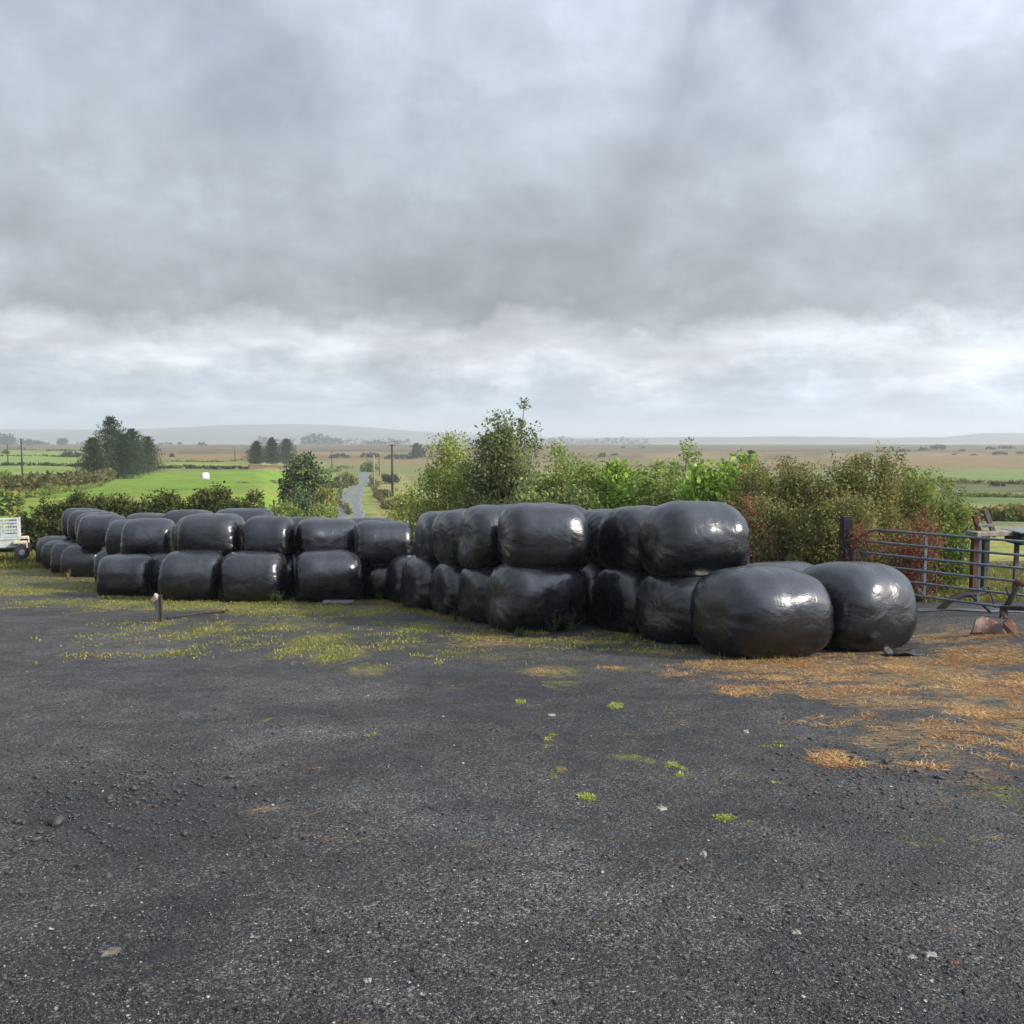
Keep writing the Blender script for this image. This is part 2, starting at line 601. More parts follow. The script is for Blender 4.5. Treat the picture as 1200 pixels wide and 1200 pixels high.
m, t, b = mat('lane_surface', (0.13, 0.13, 0.14), 0.7)
att = t.node('ShaderNodeAttribute', attribute_name='cover')
pos = t.node('ShaderNodeNewGeometry').outputs['Position']
t.put(b.inputs['Base Color'], t.mix(1.0, att.outputs['Color'], t.ramp(t.noise(pos, 1.2, 5, 0.7), [(0.3, 0.7), (0.7, 1.3)]), 'MULTIPLY'))
M['lane'] = m

M['hawthorn'] = foliage('hawthorn_leaf', (0.089, 0.105, 0.035), (0.216, 0.230, 0.072), (0.402, 0.378, 0.127), (0.356, 0.253, 0.105), 0.12)
M['hawthorn_green'] = foliage('hedge_leaf', (0.069, 0.116, 0.032), (0.179, 0.253, 0.061), (0.359, 0.414, 0.110), (0.380, 0.328, 0.103), 0.1)
M['red_leaf'] = foliage('red_leaf', (0.11, 0.04, 0.03), (0.27, 0.095, 0.07), (0.46, 0.19, 0.13), (0.15, 0.15, 0.05), 0.16)
M['sycamore'] = foliage('bright_leaf', (0.104, 0.174, 0.031), (0.278, 0.418, 0.073), (0.504, 0.661, 0.148), None, 0, 1.4, 0.35)
M['willow'] = foliage('willow_leaf', (0.131, 0.187, 0.038), (0.281, 0.337, 0.084), (0.486, 0.542, 0.159), (0.412, 0.374, 0.113), 0.1, 1.6, 0.3)
M['tall_shrub'] = foliage('shrub_leaf', (0.076, 0.108, 0.040), (0.184, 0.228, 0.089), (0.316, 0.354, 0.152), (0.223, 0.223, 0.101), 0.08)
M['mixed'] = foliage('mixed_leaf', (0.094, 0.154, 0.038), (0.235, 0.329, 0.080), (0.422, 0.517, 0.140), (0.383, 0.295, 0.104), 0.1)
M['bramble'] = foliage('bramble_leaf', (0.078, 0.125, 0.047), (0.203, 0.265, 0.086), (0.406, 0.452, 0.187), None, 0, 2.2)
M['gorse'] = foliage('gorse_leaf', (0.031, 0.047, 0.016), (0.075, 0.097, 0.028), (0.171, 0.186, 0.054), (0.184, 0.138, 0.057), 0.06)
M['conifer'] = foliage('needle', (0.010, 0.024, 0.011), (0.026, 0.050, 0.020), (0.055, 0.085, 0.032), None, 0, 0.6, 0.08)
M['pine'] = foliage('pine_needle', (0.044, 0.074, 0.036), (0.090, 0.134, 0.060), (0.180, 0.226, 0.090), (0.180, 0.120, 0.060), 0.06, 0.9, 0.15)
M['far_shrub'] = foliage('far_shrub_leaf', (0.019, 0.029, 0.013), (0.038, 0.054, 0.022), (0.072, 0.084, 0.034), None, 0, 0.4, 0.1)
M['bracken'] = foliage('bracken_frond', (0.09, 0.075, 0.03), (0.17, 0.145, 0.06), (0.25, 0.23, 0.10), (0.09, 0.11, 0.04), 0.35, 0.5)
M['grass'] = foliage('grass_blade', (0.07, 0.10, 0.02), (0.16, 0.19, 0.035), (0.28, 0.28, 0.07), (0.28, 0.17, 0.07), 0.25, 1.2, 0.3)
M['moss_blade'] = foliage('weed_blade', (0.15, 0.17, 0.035), (0.26, 0.265, 0.065), (0.40, 0.38, 0.12), (0.30, 0.22, 0.10), 0.06, 1.4, 0.3)
M['green_weed'] = foliage('green_weed_blade', (0.20, 0.23, 0.05), (0.34, 0.38, 0.08), (0.5, 0.54, 0.16), None, 0, 3, 0.3)
M['straw'] = foliage('straw_stalk', (0.13, 0.075, 0.03), (0.42, 0.26, 0.11), (0.66, 0.46, 0.22), (0.28, 0.12, 0.05), 0.3, 1.3, 0.15, 0.7)
M['dark_weed'] = foliage('weed_leaf', (0.025, 0.05, 0.018), (0.05, 0.085, 0.03), (0.10, 0.14, 0.05), None, 0, 3)
M['dry_twig'] = worn('dry_twig', (0.17, 0.13, 0.07), (0.30, 0.24, 0.14), 0.9, 6)
M['bark'] = worn('bark', (0.05, 0.04, 0.03), (0.12, 0.10, 0.08), 0.9, 6, stretch=(1, 1, .3))
M['twig'] = worn('twig', (0.05, 0.035, 0.025), (0.10, 0.07, 0.05), 0.9, 6)
M['pole_wood'] = worn('pole_wood', (0.025, 0.02, 0.015), (0.06, 0.045, 0.035), 0.9, 4, stretch=(1, 1, .2))
M['pale_wood'] = worn('pale_wood', (0.18, 0.16, 0.13), (0.32, 0.29, 0.24), 0.9, 5, stretch=(1, 1, .2))
M['grey_wood'] = worn('grey_wood', (0.07, 0.065, 0.055), (0.15, 0.135, 0.115), 0.9, 9, stretch=(1, 1, .25), bs=.7)
M['galv'] = worn('galvanised', (0.16, 0.19, 0.22), (0.26, 0.29, 0.32), 0.5, 7, 0.55, c3=(0.16, 0.10, 0.07))
M['gate_steel'] = worn('gate_steel', (0.09, 0.125, 0.155), (0.17, 0.20, 0.23), 0.5, 7, 0.2, c3=(0.10, 0.07, 0.055))
M['rust'] = worn('rust', (0.055, 0.022, 0.014), (0.13, 0.055, 0.03), 0.85, 9, c3=(0.28, 0.11, 0.03), bs=.8)
M['dark_iron'] = worn('dark_iron', (0.018, 0.015, 0.014), (0.05, 0.035, 0.028), 0.75, 9, bs=.7)
M['orange_rust'] = worn('orange_rust', (0.055, 0.025, 0.02), (0.12, 0.06, 0.045), 0.6, 9, c3=(0.40, 0.16, 0.02), bs=.8)
M['red_iron'] = worn('red_iron', (0.08, 0.028, 0.018), (0.14, 0.05, 0.03), 0.75, 9)
M['alu'] = worn('trailer_panel', (0.42, 0.45, 0.44), (0.58, 0.60, 0.58), 0.45, 5, 0.2)
M['mudguard'] = worn('mudguard', (0.45, 0.38, 0.28), (0.58, 0.50, 0.38), 0.6, 8)
M['rubber'] = worn('rubber', (0.012, 0.012, 0.012), (0.03, 0.03, 0.03), 0.85, 9)
M['dark_timber'] = worn('dark_timber', (0.010, 0.010, 0.010), (0.026, 0.024, 0.022), 0.9, 8, stretch=(1, 1, .25))
M['brick'] = worn('brick_wall', (0.11, 0.05, 0.035), (0.17, 0.085, 0.06), 0.9, 3)
M['stone'] = worn('stone', (0.17, 0.16, 0.145), (0.36, 0.34, 0.31), 0.85, 30)
M['dark_stone'] = worn('dark_stone', (0.03, 0.031, 0.033), (0.07, 0.07, 0.07), 0.7, 30)
M['rag'] = worn('rag', (0.22, 0.15, 0.11), (0.5, 0.42, 0.35), 0.9, 14)
m, t, b = mat('loose_stones', (0.1, 0.1, 0.1), 0.75)
rnd = t.node('ShaderNodeNewGeometry').outputs['Random Per Island']
t.put(b.inputs['Base Color'], t.ramp(rnd, [(0.0, (0.008, 0.009, 0.012)), (0.50, (0.035, 0.037, 0.041)), (0.85, (0.10, 0.10, 0.098)), (0.96, (0.22, 0.21, 0.19)), (1.0, (0.38, 0.365, 0.33))]))
M['loose'] = m

# ------------------------------------------------------------------ land
def in_poly(x, y, poly):
    ins = np.zeros(x.shape, bool)
    n = len(poly)
    for i in range(n):
        x1, y1 = poly[i]
        x2, y2 = poly[(i + 1) % n]
        c = ((y1 > y) != (y2 > y)) & (x < (x2 - x1) * (y - y1) / (y2 - y1 + 1e-12) + x1)
        ins ^= c
    return ins


def wpoly(pts):
    """outline of a field, measured on the photograph, brought down to the ground; log distance keeps edges even"""
    out = []
    n = len(pts)
    for i in range(n):
        a, c = pts[i], pts[(i + 1) % n]
        for k in range(4):
            q = (a[0] + (c[0] - a[0]) * k / 4, a[1] + (c[1] - a[1]) * k / 4)
            g = on_ground(*q)
            out.append((g[0], g[1]))
    return out


ROUGH = (0.19, 0.20, 0.065)
fields = [
    # (outline, colour)
    ([(-300, 531), (100, 529), (200, 538), (345, 544), (560, 547), (760, 549), (1500, 551), (1500, 522), (-300, 522)], (0.225, 0.16, 0.07)),
    ([(-300, 524), (80, 525), (220, 531), (330, 528), (640, 531), (900, 530), (1500, 528), (1500, 522), (-300, 521)], (0.15, 0.108, 0.06)),
    ([(-300, 527), (60, 526), (100, 530), (98, 558), (60, 562), (-300, 566)], (0.20, 0.27, 0.065)),
    ([(185, 540), (300, 541), (400, 543), (392, 548), (185, 548)], (0.22, 0.26, 0.07)),
    ([(330, 543), (560, 545), (560, 552), (440, 553), (345, 553)], (0.17, 0.19, 0.06)),
    ([(-300, 592), (0, 585), (60, 578), (110, 571), (140, 561), (190, 553), (395, 551), (392, 566), (372, 600), (330, 606), (20, 650), (-300, 650)], (0.17, 0.27, 0.035)),
    ([(-300, 600), (60, 583), (330, 575), (330, 584), (60, 594), (-300, 612)], (0.21, 0.26, 0.045)),
    ([(392, 566), (430, 560), (470, 570), (500, 600), (372, 606)], (0.22, 0.25, 0.065)),
    ([(435, 560), (470, 556), (500, 580), (480, 606), (430, 606)], (0.26, 0.24, 0.085)),
    ([(1060, 551), (1500, 551), (1500, 566), (1060, 564)], (0.17, 0.225, 0.065)),
    ([(1060, 565), (1500, 566), (1500, 579), (1060, 577)], (0.105, 0.115, 0.05)),
    ([(1060, 579), (1500, 578), (1500, 590), (1060, 590)], (0.145, 0.19, 0.06)),
    ([(1060, 592), (1500, 592), (1500, 622), (1060, 622)], (0.22, 0.23, 0.12)),
    ([(1060, 624), (1500, 622), (1500, 690), (1060, 684)], (0.32, 0.31, 0.08)),
    ([(1060, 684), (1500, 690), (1500, 712), (1060, 700)], (0.27, 0.19, 0.07)),
]


def land_colour(x, y):
    col = np.empty(x.shape + (3,))
    col[:] = ROUGH
    # ragged edges
    jx = (fbm(x * .02, y * .02, 3, 3) - .5) * y * .02
    jy = (fbm(x * .02, y * .02, 3, 9) - .5) * y * .05
    for pts, c in fields:
        mk = in_poly(x + jx, y + jy, wpoly(pts))
        col[mk] = c
    # long strips of bog and rushes
    s = fbm(x * .008, y * .03, 5, 21, .65)
    far = smooth01((y - 380) / 250)
    dk = smooth01((s - .50) / .12) * far
    col = col * (1 - .45 * dk[..., None])
    s2 = fbm(x * .006 + 9, y * .022, 5, 31, .65)
    gr = smooth01((s2 - .56) / .08) * far * (1 - smooth01((y - 900) / 300))
    col = col * (1 - gr[..., None]) + np.array([.14, .14, .055]) * gr[..., None]
    s3 = fbm(x * .11, y * .10, 4, 41, .6)
    br = smooth01((s3 - .52) / .2) * (1 - far) * .22
    col = col * (1 - br[..., None]) + np.array([.20, .20, .07]) * br[..., None]
    return np.clip(col, 0, 1)


fr = np.linspace(-40, 40, 761)
th = np.radians(np.concatenate([np.arange(-180, -40, 2.5), fr, np.arange(42.5, 180, 2.5)]))
rr = np.concatenate([np.linspace(.3, 13, 14), 1 / np.linspace(1 / 14, 1 / 700, 300), np.linspace(730, 2600, 60), np.geomspace(2700, 9000, 14)])
TH, RR = np.meshgrid(th, rr)
X, Y = RR * np.sin(TH), RR * np.cos(TH)
Z = gz(X, Y)
inyard = smooth01((33 - Y) / 1.5) * (Y > -6)
Z = Z - .035 * inyard


def land_swell(x, y):
    rr_ = np.hypot(x, y)
    return (fbm(x * .25, y * .25, 3, 5) - .5) * .25 * smooth01((rr_ - 40) / 40) + (fbm(x * .03, y * .03, 3, 6) - .5) * 1.0 * smooth01((rr_ - 120) / 100)


Z = Z + land_swell(X, Y)
nr, nc = RR.shape
idx = np.arange(nr * nc).reshape(nr, nc)
nx = np.roll(idx, -1, axis=1)
fq = np.stack([idx[:-1], nx[:-1], nx[1:], idx[1:]], -1).reshape(-1, 4)[:, ::-1]
V = np.stack([X, Y, Z], -1).reshape(-1, 3)
C = land_colour(X, np.maximum(Y, 1)).reshape(-1, 3)
bk = (V[:, 1] < 12) & (np.hypot(V[:, 0], V[:, 1]) > 14)
C[bk] = (.06, .09, .03)
C[(np.hypot(V[:, 0], V[:, 1]) <= 14)] = (.06, .06, .065)
land = mesh('ground', V, fq, M['land'], None, True, {'cover': C})
tag(land, 'green fields and brown bog running out to the horizon', None, None, 'structure')

# yard --------------------------------------------------------------
blobs_moss = [  # (px, py, rx, ry, weight) centre and half size as measured, turned into spots on the ground
    (280, 745, 230, 34, .40), (560, 765, 160, 22, .38), (60, 690, 70, 12, .75), (150, 706, 60, 8, .85), (40, 668, 60, 8, .7), (220, 710, 60, 7, .95), (300, 712, 60, 8, .98), (370, 714, 50, 8, .9), (440, 716, 45, 10, .75),
    (60, 706, 70, 7, .6), (235, 742, 55, 13, .62), (205, 765, 30, 10, .5), (180, 735, 20, 14, .6), (370, 752, 40, 12, .85), (395, 768, 38, 12, .85), (340, 765, 30, 8, .7), (430, 786, 32, 8, .8),
    (330, 735, 60, 10, .6), (500, 735, 45, 9, .62), (560, 745, 40, 8, .72), (470, 755, 50, 9, .5), (580, 770, 35, 6, .55), (650, 786, 50, 9, .62), (660, 800, 30, 6, .6), (740, 783, 40, 5, .5), (620, 750, 60, 5, .7),
    (760, 762, 60, 6, .6), (700, 752, 50, 5, .7), (735, 888, 24, 5, .85), (762, 893, 10, 6, .8), (657, 904, 10, 5, .9), (648, 912, 6, 5, .8), (643, 866, 9, 6, .75), (640, 875, 8, 3, .7), (688, 937, 9, 4, .75),
    (796, 910, 26, 4, .6), (800, 900, 60, 20, .3), (850, 960, 12, 5, .6), (878, 964, 7, 4, .7), (436, 862, 9, 3, .6), (312, 843, 7, 3, .6), (1185, 935, 35, 18, .6), (1100, 985, 60, 18, .32), (1080, 990, 20, 6, .5), (1060, 982, 12, 4, .5),
    (610, 822, 8, 4, .5), (622, 826, 10, 3, .5), (643, 822, 6, 4, .5), (720, 826, 10, 4, .5), (900, 870, 90, 16, .28), (870, 915, 70, 14, .3), (120, 745, 60, 6, .3), (100, 725, 80, 4, .4), (708, 1080, 20, 8, .35)]
blobs_straw = [
    (1000, 790, 190, 22, .62), (1130, 800, 110, 50, .72), (1100, 870, 130, 34, .52), (900, 780, 95, 9, .95), (980, 790, 80, 12, .85), (880, 808, 60, 9, .6), (1010, 812, 90, 12, .75), (1100, 790, 80, 14, .9), (1160, 768, 60, 16, .95), (1190, 800, 50, 14, .8), (1120, 745, 60, 10, .8),
    (1060, 830, 90, 10, .7), (1150, 835, 70, 14, .85), (1100, 855, 80, 12, .6), (1180, 860, 50, 14, .7), (1010, 868, 60, 10, .55), (980, 890, 26, 12, .85), (1060, 900, 60, 8, .6), (1130, 890, 60, 14, .5), (1100, 880, 50, 8, .5),
    (1160, 915, 40, 10, .5), (300, 952, 20, 7, .45), (120, 690, 20, 6, .5), (560, 752, 50, 7, .5), (630, 786, 30, 6, .4), (690, 748, 50, 5, .4), (790, 768, 30, 4, .5), (20, 690, 40, 8, .3), (720, 783, 20, 3, .5), (1140, 985, 40, 5, .4)]
blobs_tone = [  # lighter or darker ground, wheel tracks
    (20, 850, 50, 10, .35), (80, 820, 50, 9, .35), (150, 796, 50, 8, .35), (230, 775, 50, 7, .3), (180, 752, 14, 12, .7), (172, 735, 10, 8, .6), (300, 905, 50, 12, .3), (360, 862, 50, 10, .35), (430, 812, 60, 8, .4), (500, 782, 50, 6, .35),
    (480, 925, 60, 16, .3), (560, 960, 70, 20, .35), (650, 1005, 80, 24, .4), (740, 1045, 90, 24, .35), (850, 1075, 90, 26, .25), (60, 930, 60, 12, -.3), (260, 985, 90, 14, -.25), (560, 870, 120, 14, -.2), (980, 960, 130, 14, -.25), (700, 1140, 140, 22, -.3), (250, 1120, 160, 22, -.2), (880, 740, 120, 8, -.2),
    (600, 1000, 160, 60, .35), (520, 930, 120, 30, .2), (240, 830, 120, 14, .25), (60, 760, 120, 10, .3), (350, 880, 60, 8, .25), (170, 770, 16, 14, .8), (120, 910, 80, 14, -.3), (165, 950, 110, 20, -.32), (700, 980, 120, 16, -.25),
    (150, 1000, 200, 30, -.15), (900, 1080, 200, 40, .2), (780, 950, 160, 14, -.2), (1030, 915, 70, 10, -.35), (430, 830, 160, 20, -.1), (330, 860, 90, 8, .25), (760, 780, 120, 12, .15), (150, 800, 160, 12, .22), (270, 918, 24, 5, .5), (310, 950, 16, 5, .5)]


def blob_field(x, y, lst):
    f = np.zeros_like(x)
    for px, py, rx, ry, wgt in lst:
        c = on_ground(px, py)
        n_, f_ = on_ground(px, py + ry)[1], on_ground(px, py - ry)[1]
        rxw = rx * c[1] / 1120.0
        ryw = max((f_ - n_) / 2, .03)
        q = ((x - c[0]) / rxw) ** 2 + ((y - (n_ + f_) / 2) / ryw) ** 2
        v = wgt * np.exp(-q * .8)
        f = f + v if wgt < 0 else np.where(np.abs(v) > np.abs(f), v, f) if lst is not blobs_tone else f + v
    return f


u = np.linspace(-1.05, .72, 620)
yy = np.concatenate([np.linspace(-5, 1.6, 12), 1 / np.linspace(1 / 1.7, 1 / 33.0, 640)])
U, YY = np.meshgrid(u, yy)
XX = U * (np.maximum(YY, 0) + 4.0)


def yard_z(x, y):
    z = gz(x, y) + .012 * (fbm(x * 1.4, y * 1.4, 4, 51) - .5) * 2 + .05 * (fbm(x * .35, y * .35, 3, 53) - .5)
    return z + .006 * (fbm(x * 9, y * 9, 3, 57) - .5) * 2


ZZ = yard_z(XX, YY)
moss = blob_field(XX, YY, blobs_moss)
straw = blob_field(XX, YY, blobs_straw)
tone = .5 + blob_field(XX, YY, blobs_tone) + .10 * (fbm(XX * .5, YY * .9, 4, 61) - .5) * 2
band = smooth01((YY - 21.5) / 2.5) * .8
moss = np.maximum(moss, band * (.55 + .5 * (fbm(XX * .6, YY * .6, 3, 63) - .4)))
nr, nc = XX.shape
idx = np.arange(nr * nc).reshape(nr, nc)
fq = np.stack([idx[:-1, :-1], idx[:-1, 1:], idx[1:, 1:], idx[1:, :-1]], -1).reshape(-1, 4)
ed = np.maximum(smooth01((YY - 31.8) / 1.1), smooth01((np.abs(U + .165) - .86) / .02))
V = np.stack([XX, YY, ZZ - .07 * ed], -1).reshape(-1, 3)
yard = mesh('yard', V, fq, M['gravel'], None, True, {'cover': np.clip(np.stack([moss, straw, tone], -1), 0, 1).reshape(-1, 3)})
tag(yard, 'dark gravel farmyard with moss and dry stalks', None, None, 'structure')


# ------------------------------------------------------------------ small plants on the ground (nobody could count them)
def blades(name, pts, h, wd, lean, material, label, cat, flat=False):
    n = len(pts)
    a = RNG.uniform(0, 2 * math.pi, n)
    hh = h * RNG.uniform(.5, 1.35, n)
    dx, dy = np.cos(a), np.sin(a)
    le = lean * RNG.uniform(.3, 1.2, n)
    ww = wd * RNG.uniform(.6, 1.3, n)
    b = pts
    side = np.stack([-dy * ww, dx * ww, np.zeros(n)], -1)
    tip = np.stack([dx * hh * le, dy * hh * le, hh * (np.sqrt(np.maximum(0, 1 - np.minimum(le, .98) ** 2)) if not flat else RNG.uniform(.02, .25, n))], -1)
    midp = b + tip * .5 + np.stack([np.zeros(n), np.zeros(n), hh * (.10 if not flat else .04)], -1)
    v = np.stack([b - side * .7, b + side * .7, midp + side, b + tip, midp - side], 1).reshape(-1, 3)
    i = np.arange(n)[:, None] * 5
    f = np.concatenate([i + np.array([[0, 1, 2, 4]]), ], 0)
    f3 = i + np.array([[4, 2, 3, 3]])
    # two quads per blade: base and a kite tip
    v2 = np.stack([b - side * .7, b + side * .7, midp + side, midp - side, b + tip + side * .12, b + tip - side * .12], 1).reshape(-1, 3)
    i = np.arange(n)[:, None] * 6
    f = np.concatenate([i + np.array([[0, 1, 2, 3]]), i + np.array([[3, 2, 4, 5]])], 0)
    o = mesh(name, v2, f, material, None, False)
    return tag(o, label, cat, None, 'stuff')


def scatter(weight_fn, n, x0, x1, y0, y1, power=1.0):
    """points thrown where weight_fn is high, denser near the camera as 1/y**power"""
    out = []
    tot = 0
    while tot < n:
        k = 400000
        y = y0 * (y1 / y0) ** RNG.random(k)
        x = RNG.uniform(x0, x1, k)
        keep = RNG.random(k) < weight_fn(x, y) * (y / y1) ** (1 - 1) * np.minimum(1, 1)
        p = np.stack([x[keep], y[keep]], -1)
        out.append(p)
        tot += len(p)
        if len(out) > 8:
            break
    p = np.concatenate(out)[:n]
    z = yard_z(p[:, 0], p[:, 1])
    return np.column_stack([p, z])


def wfun(lst, thr, seed, extra=None):
    def f(x, y):
        q = blob_field(x, y, lst)
        if extra is not None:
            q = np.maximum(q, extra(x, y))
        n1 = fbm(x * 3.5, y * 3.5, 4, seed, .7)
        n2 = fbm(x * 1.1, y * 1.7, 3, seed + 7, .6)
        return np.clip((q + (n1 - .5) * 1.9 + (n2 - .5) * 1.2 - thr) * 1.8, 0, 1) * smooth01((q - .08) / .2)
    return f


mb = lambda x, y: smooth01((y - 21.5) / 2.5) * .6
blades('low_weeds', scatter(wfun(blobs_moss[:31], .36, 71, mb), 90000, -24, 5, 11, 32), .032, .007, 1.0, M['moss_blade'],
       'yellow green moss and low weeds spread over the gravel before the bales', 'weeds')
blades('green_weeds', scatter(wfun(blobs_moss[31:], .50, 73), 5000, -6, 6, 4, 12), .016, .0035, 1.1, M['green_weed'],
       'small bright green weed patches growing in the open gravel', 'weeds')
blades('dry_grass', scatter(wfun(blobs_straw, .46, 75), 34000, -6, 12, 5.5, 17), .065, .003, 1.2, M['straw'],
       'dry tan stalks and straw lying flat on the yard gravel', 'dry grass', True)


def grass_pts(n, x0, x1, y0, y1, w=None):
    y = y0 * (y1 / y0) ** RNG.random(n)
    x = RNG.uniform(x0, x1, n)
    if w is not None:
        k = RNG.random(n) < w(x, y)
        x, y = x[k], y[k]
    return np.column_stack([x, y, gz(x, y)])


blades('rough_grass', grass_pts(60000, 4.5, 16, 15.2, 30, lambda x, y: ((x > .43 * y + .05) & (y > 17.0)) * .9 + .0), .13, .009, .7, M['grass'],
       'rough yellow grass growing on the verge behind the field gate', 'grass')
blades('verge_grass', grass_pts(40000, -26, -12, 31, 46), .16, .014, .7, M['grass'],
       'rough grass strip between the yard and the gorse hedge', 'grass')

# loose stones, too many to count
def rocks(name, p, size, material, label):
    n = len(p)
    base = np.array([(1, 0, 0), (-1, 0, 0), (0, 1, 0), (0, -1, 0), (0, 0, 1), (0, 0, -1)], float)
    s = size[:, None, None] * RNG.uniform(.55, 1.15, (n, 6, 1)) * base[None]
    s = s + RNG.normal(0, .22, s.shape) * size[:, None, None]
    s[:, :, 2] *= .5
    a = RNG.uniform(0, 6.28, n)
    ca, sa = np.cos(a)[:, None], np.sin(a)[:, None]
    xx = s[:, :, 0] * ca - s[:, :, 1] * sa
    yy_ = s[:, :, 0] * sa + s[:, :, 1] * ca
    v = np.stack([xx, yy_, s[:, :, 2]], -1) + p[:, None, :]
    fb = np.array([(0, 2, 4), (2, 1, 4), (1, 3, 4), (3, 0, 4), (2, 0, 5), (1, 2, 5), (3, 1, 5), (0, 3, 5)])
    f = (np.arange(n)[:, None, None] * 6 + fb[None]).reshape(-1, 3)
    o = mesh(name, v.reshape(-1, 3), f, material)
    return tag(o, label, 'gravel', None, 'stuff')


n = 110000
y = 1 / RNG.uniform(1 / 17.0, 1 / 2.4, n)
x = RNG.uniform(-.6, .6, n) * y
clus = fbm(x * 1.6, y * 1.6, 4, 81, .7)
k = RNG.random(n) < np.clip((clus - .28) * 2.6, .12, 1)
x, y = x[k], y[k]
sz = .0036 * np.exp(RNG.normal(0, .50, len(x))) * (.8 + .05 * y)
z = yard_z(x, y) + sz * .22
rocks('gravel_stones', np.column_stack([x, y, z]), np.minimum(sz, .016), M['loose'], 'small loose stones of mixed grey scattered over the yard')
n = 900
c = [on_ground(*q) for q in ((165, 945), (110, 930), (200, 915), (1020, 910), (120, 950), (60, 975), (1060, 905), (980, 915), (160, 900))]
ci = RNG.integers(0, len(c), n)
p = np.array(c)[ci][:, :2] + RNG.normal(0, 1, (n, 2)) * np.array([.42, .5])
z = yard_z(p[:, 0], p[:, 1])
sz = .012 * np.exp(RNG.normal(0, .4, n))
rocks('slag_lumps', np.column_stack([p, z + sz * .3]), sz, M['dark_stone'], 'larger dark stone lumps worked loose in patches of the yard')


def lump(name, px, py, s, material, label, cat, flat=.5, seed=0, rz=0.0):
    g = on_ground(px, py)
    r = np.random.default_rng(seed)
    nu, nv = 14, 9
    v = []
    ph = r.uniform(0, 6, 6)
    for j in range(nv):
        b_ = math.pi * (j / (nv - 1) - .5)
        for i in range(nu):
            a = 2 * math.pi * i / nu
            d = np.array([math.cos(a) * math.cos(b_), math.sin(a) * math.cos(b_), math.sin(b_)])
            q = np.sign(d) * np.abs(d) ** .7
            k = 1 + .16 * math.sin(5 * a + ph[3]) + .14 * math.sin(9 * a + ph[4] + j) + .16 * math.sin(3 * d[0] + ph[0]) * math.sin(2.5 * d[1] + ph[1]) + .10 * math.sin(6 * d[1] + ph[2] + 4 * d[2])
            v.append(q * k * s * np.array([1, .72, flat]))
    v = np.array(v)
    R = np.array([[math.cos(rz), -math.sin(rz), 0], [math.sin(rz), math.cos(rz), 0], [0, 0, 1]])
    v = v @ R.T
    f = [(j * nu + i, j * nu + (i + 1) % nu, (j + 1) * nu + (i + 1) % nu, (j + 1) * nu + i) for j in range(nv - 1) for i in range(nu)]
    z = float(yard_z(g[0], g[1])) + s * flat * .15
    o = mesh(name, v, f, material, None, False)
    o.location = (g[0], g[1], z)
    return tag(o, label, cat)


lump('stone', 775, 950, .030, M['stone'], 'pale flat stone lying alone in the middle of the gravel', 'stone', .35, 1, .3)
lump('stone', 1090, 1118, .026, M['stone'], 'white chalky stone near the bottom edge of the yard', 'stone', .35, 2)
lump('stone', 1068, 1120, .018, M['stone'], 'small white stone beside the white chalky one', 'stone', .35, 3)
lump('stone', 1117, 1126, .019, M['orange_rust'], 'small pinkish stone beside the white chalky one', 'stone', .35, 4)
lump('stone', 933, 1092, .022, M['pale_wood'], 'buff flat stone in the lower yard, closest to the camera side path', 'stone', .3, 5)
lump('stone', 874, 860, .024, M['stone'], 'white round stone in the open gravel below the right bales', 'stone', .7, 6)
lump('stone', 823, 1003, .020, M['pale_wood'], 'small tan stone beside a dark clod in the yard', 'stone', .7, 7)
lump('stone', 646, 838, .030, M['stone'], 'pale sliver of stone on the gravel below the large bales', 'stone', .3, 8, .4)
lump('stone', 430, 1153, .014, M['stone'], 'white pebble low in the yard, left of the middle', 'stone', .7, 9)
lump('stone', 128, 1122, .034, M['grey_wood'], 'mossy brown lump at the lower left of the yard', 'stone', .35, 10, .5)
lump('stone', 228, 1165, .022, M['dark_stone'], 'blackish angular stone at the bottom left of the yard', 'stone', .6, 11)
lump('stone', 62, 1068, .024, M['dark_stone'], 'grey angular stone near the left edge of the yard', 'stone', .6, 12)

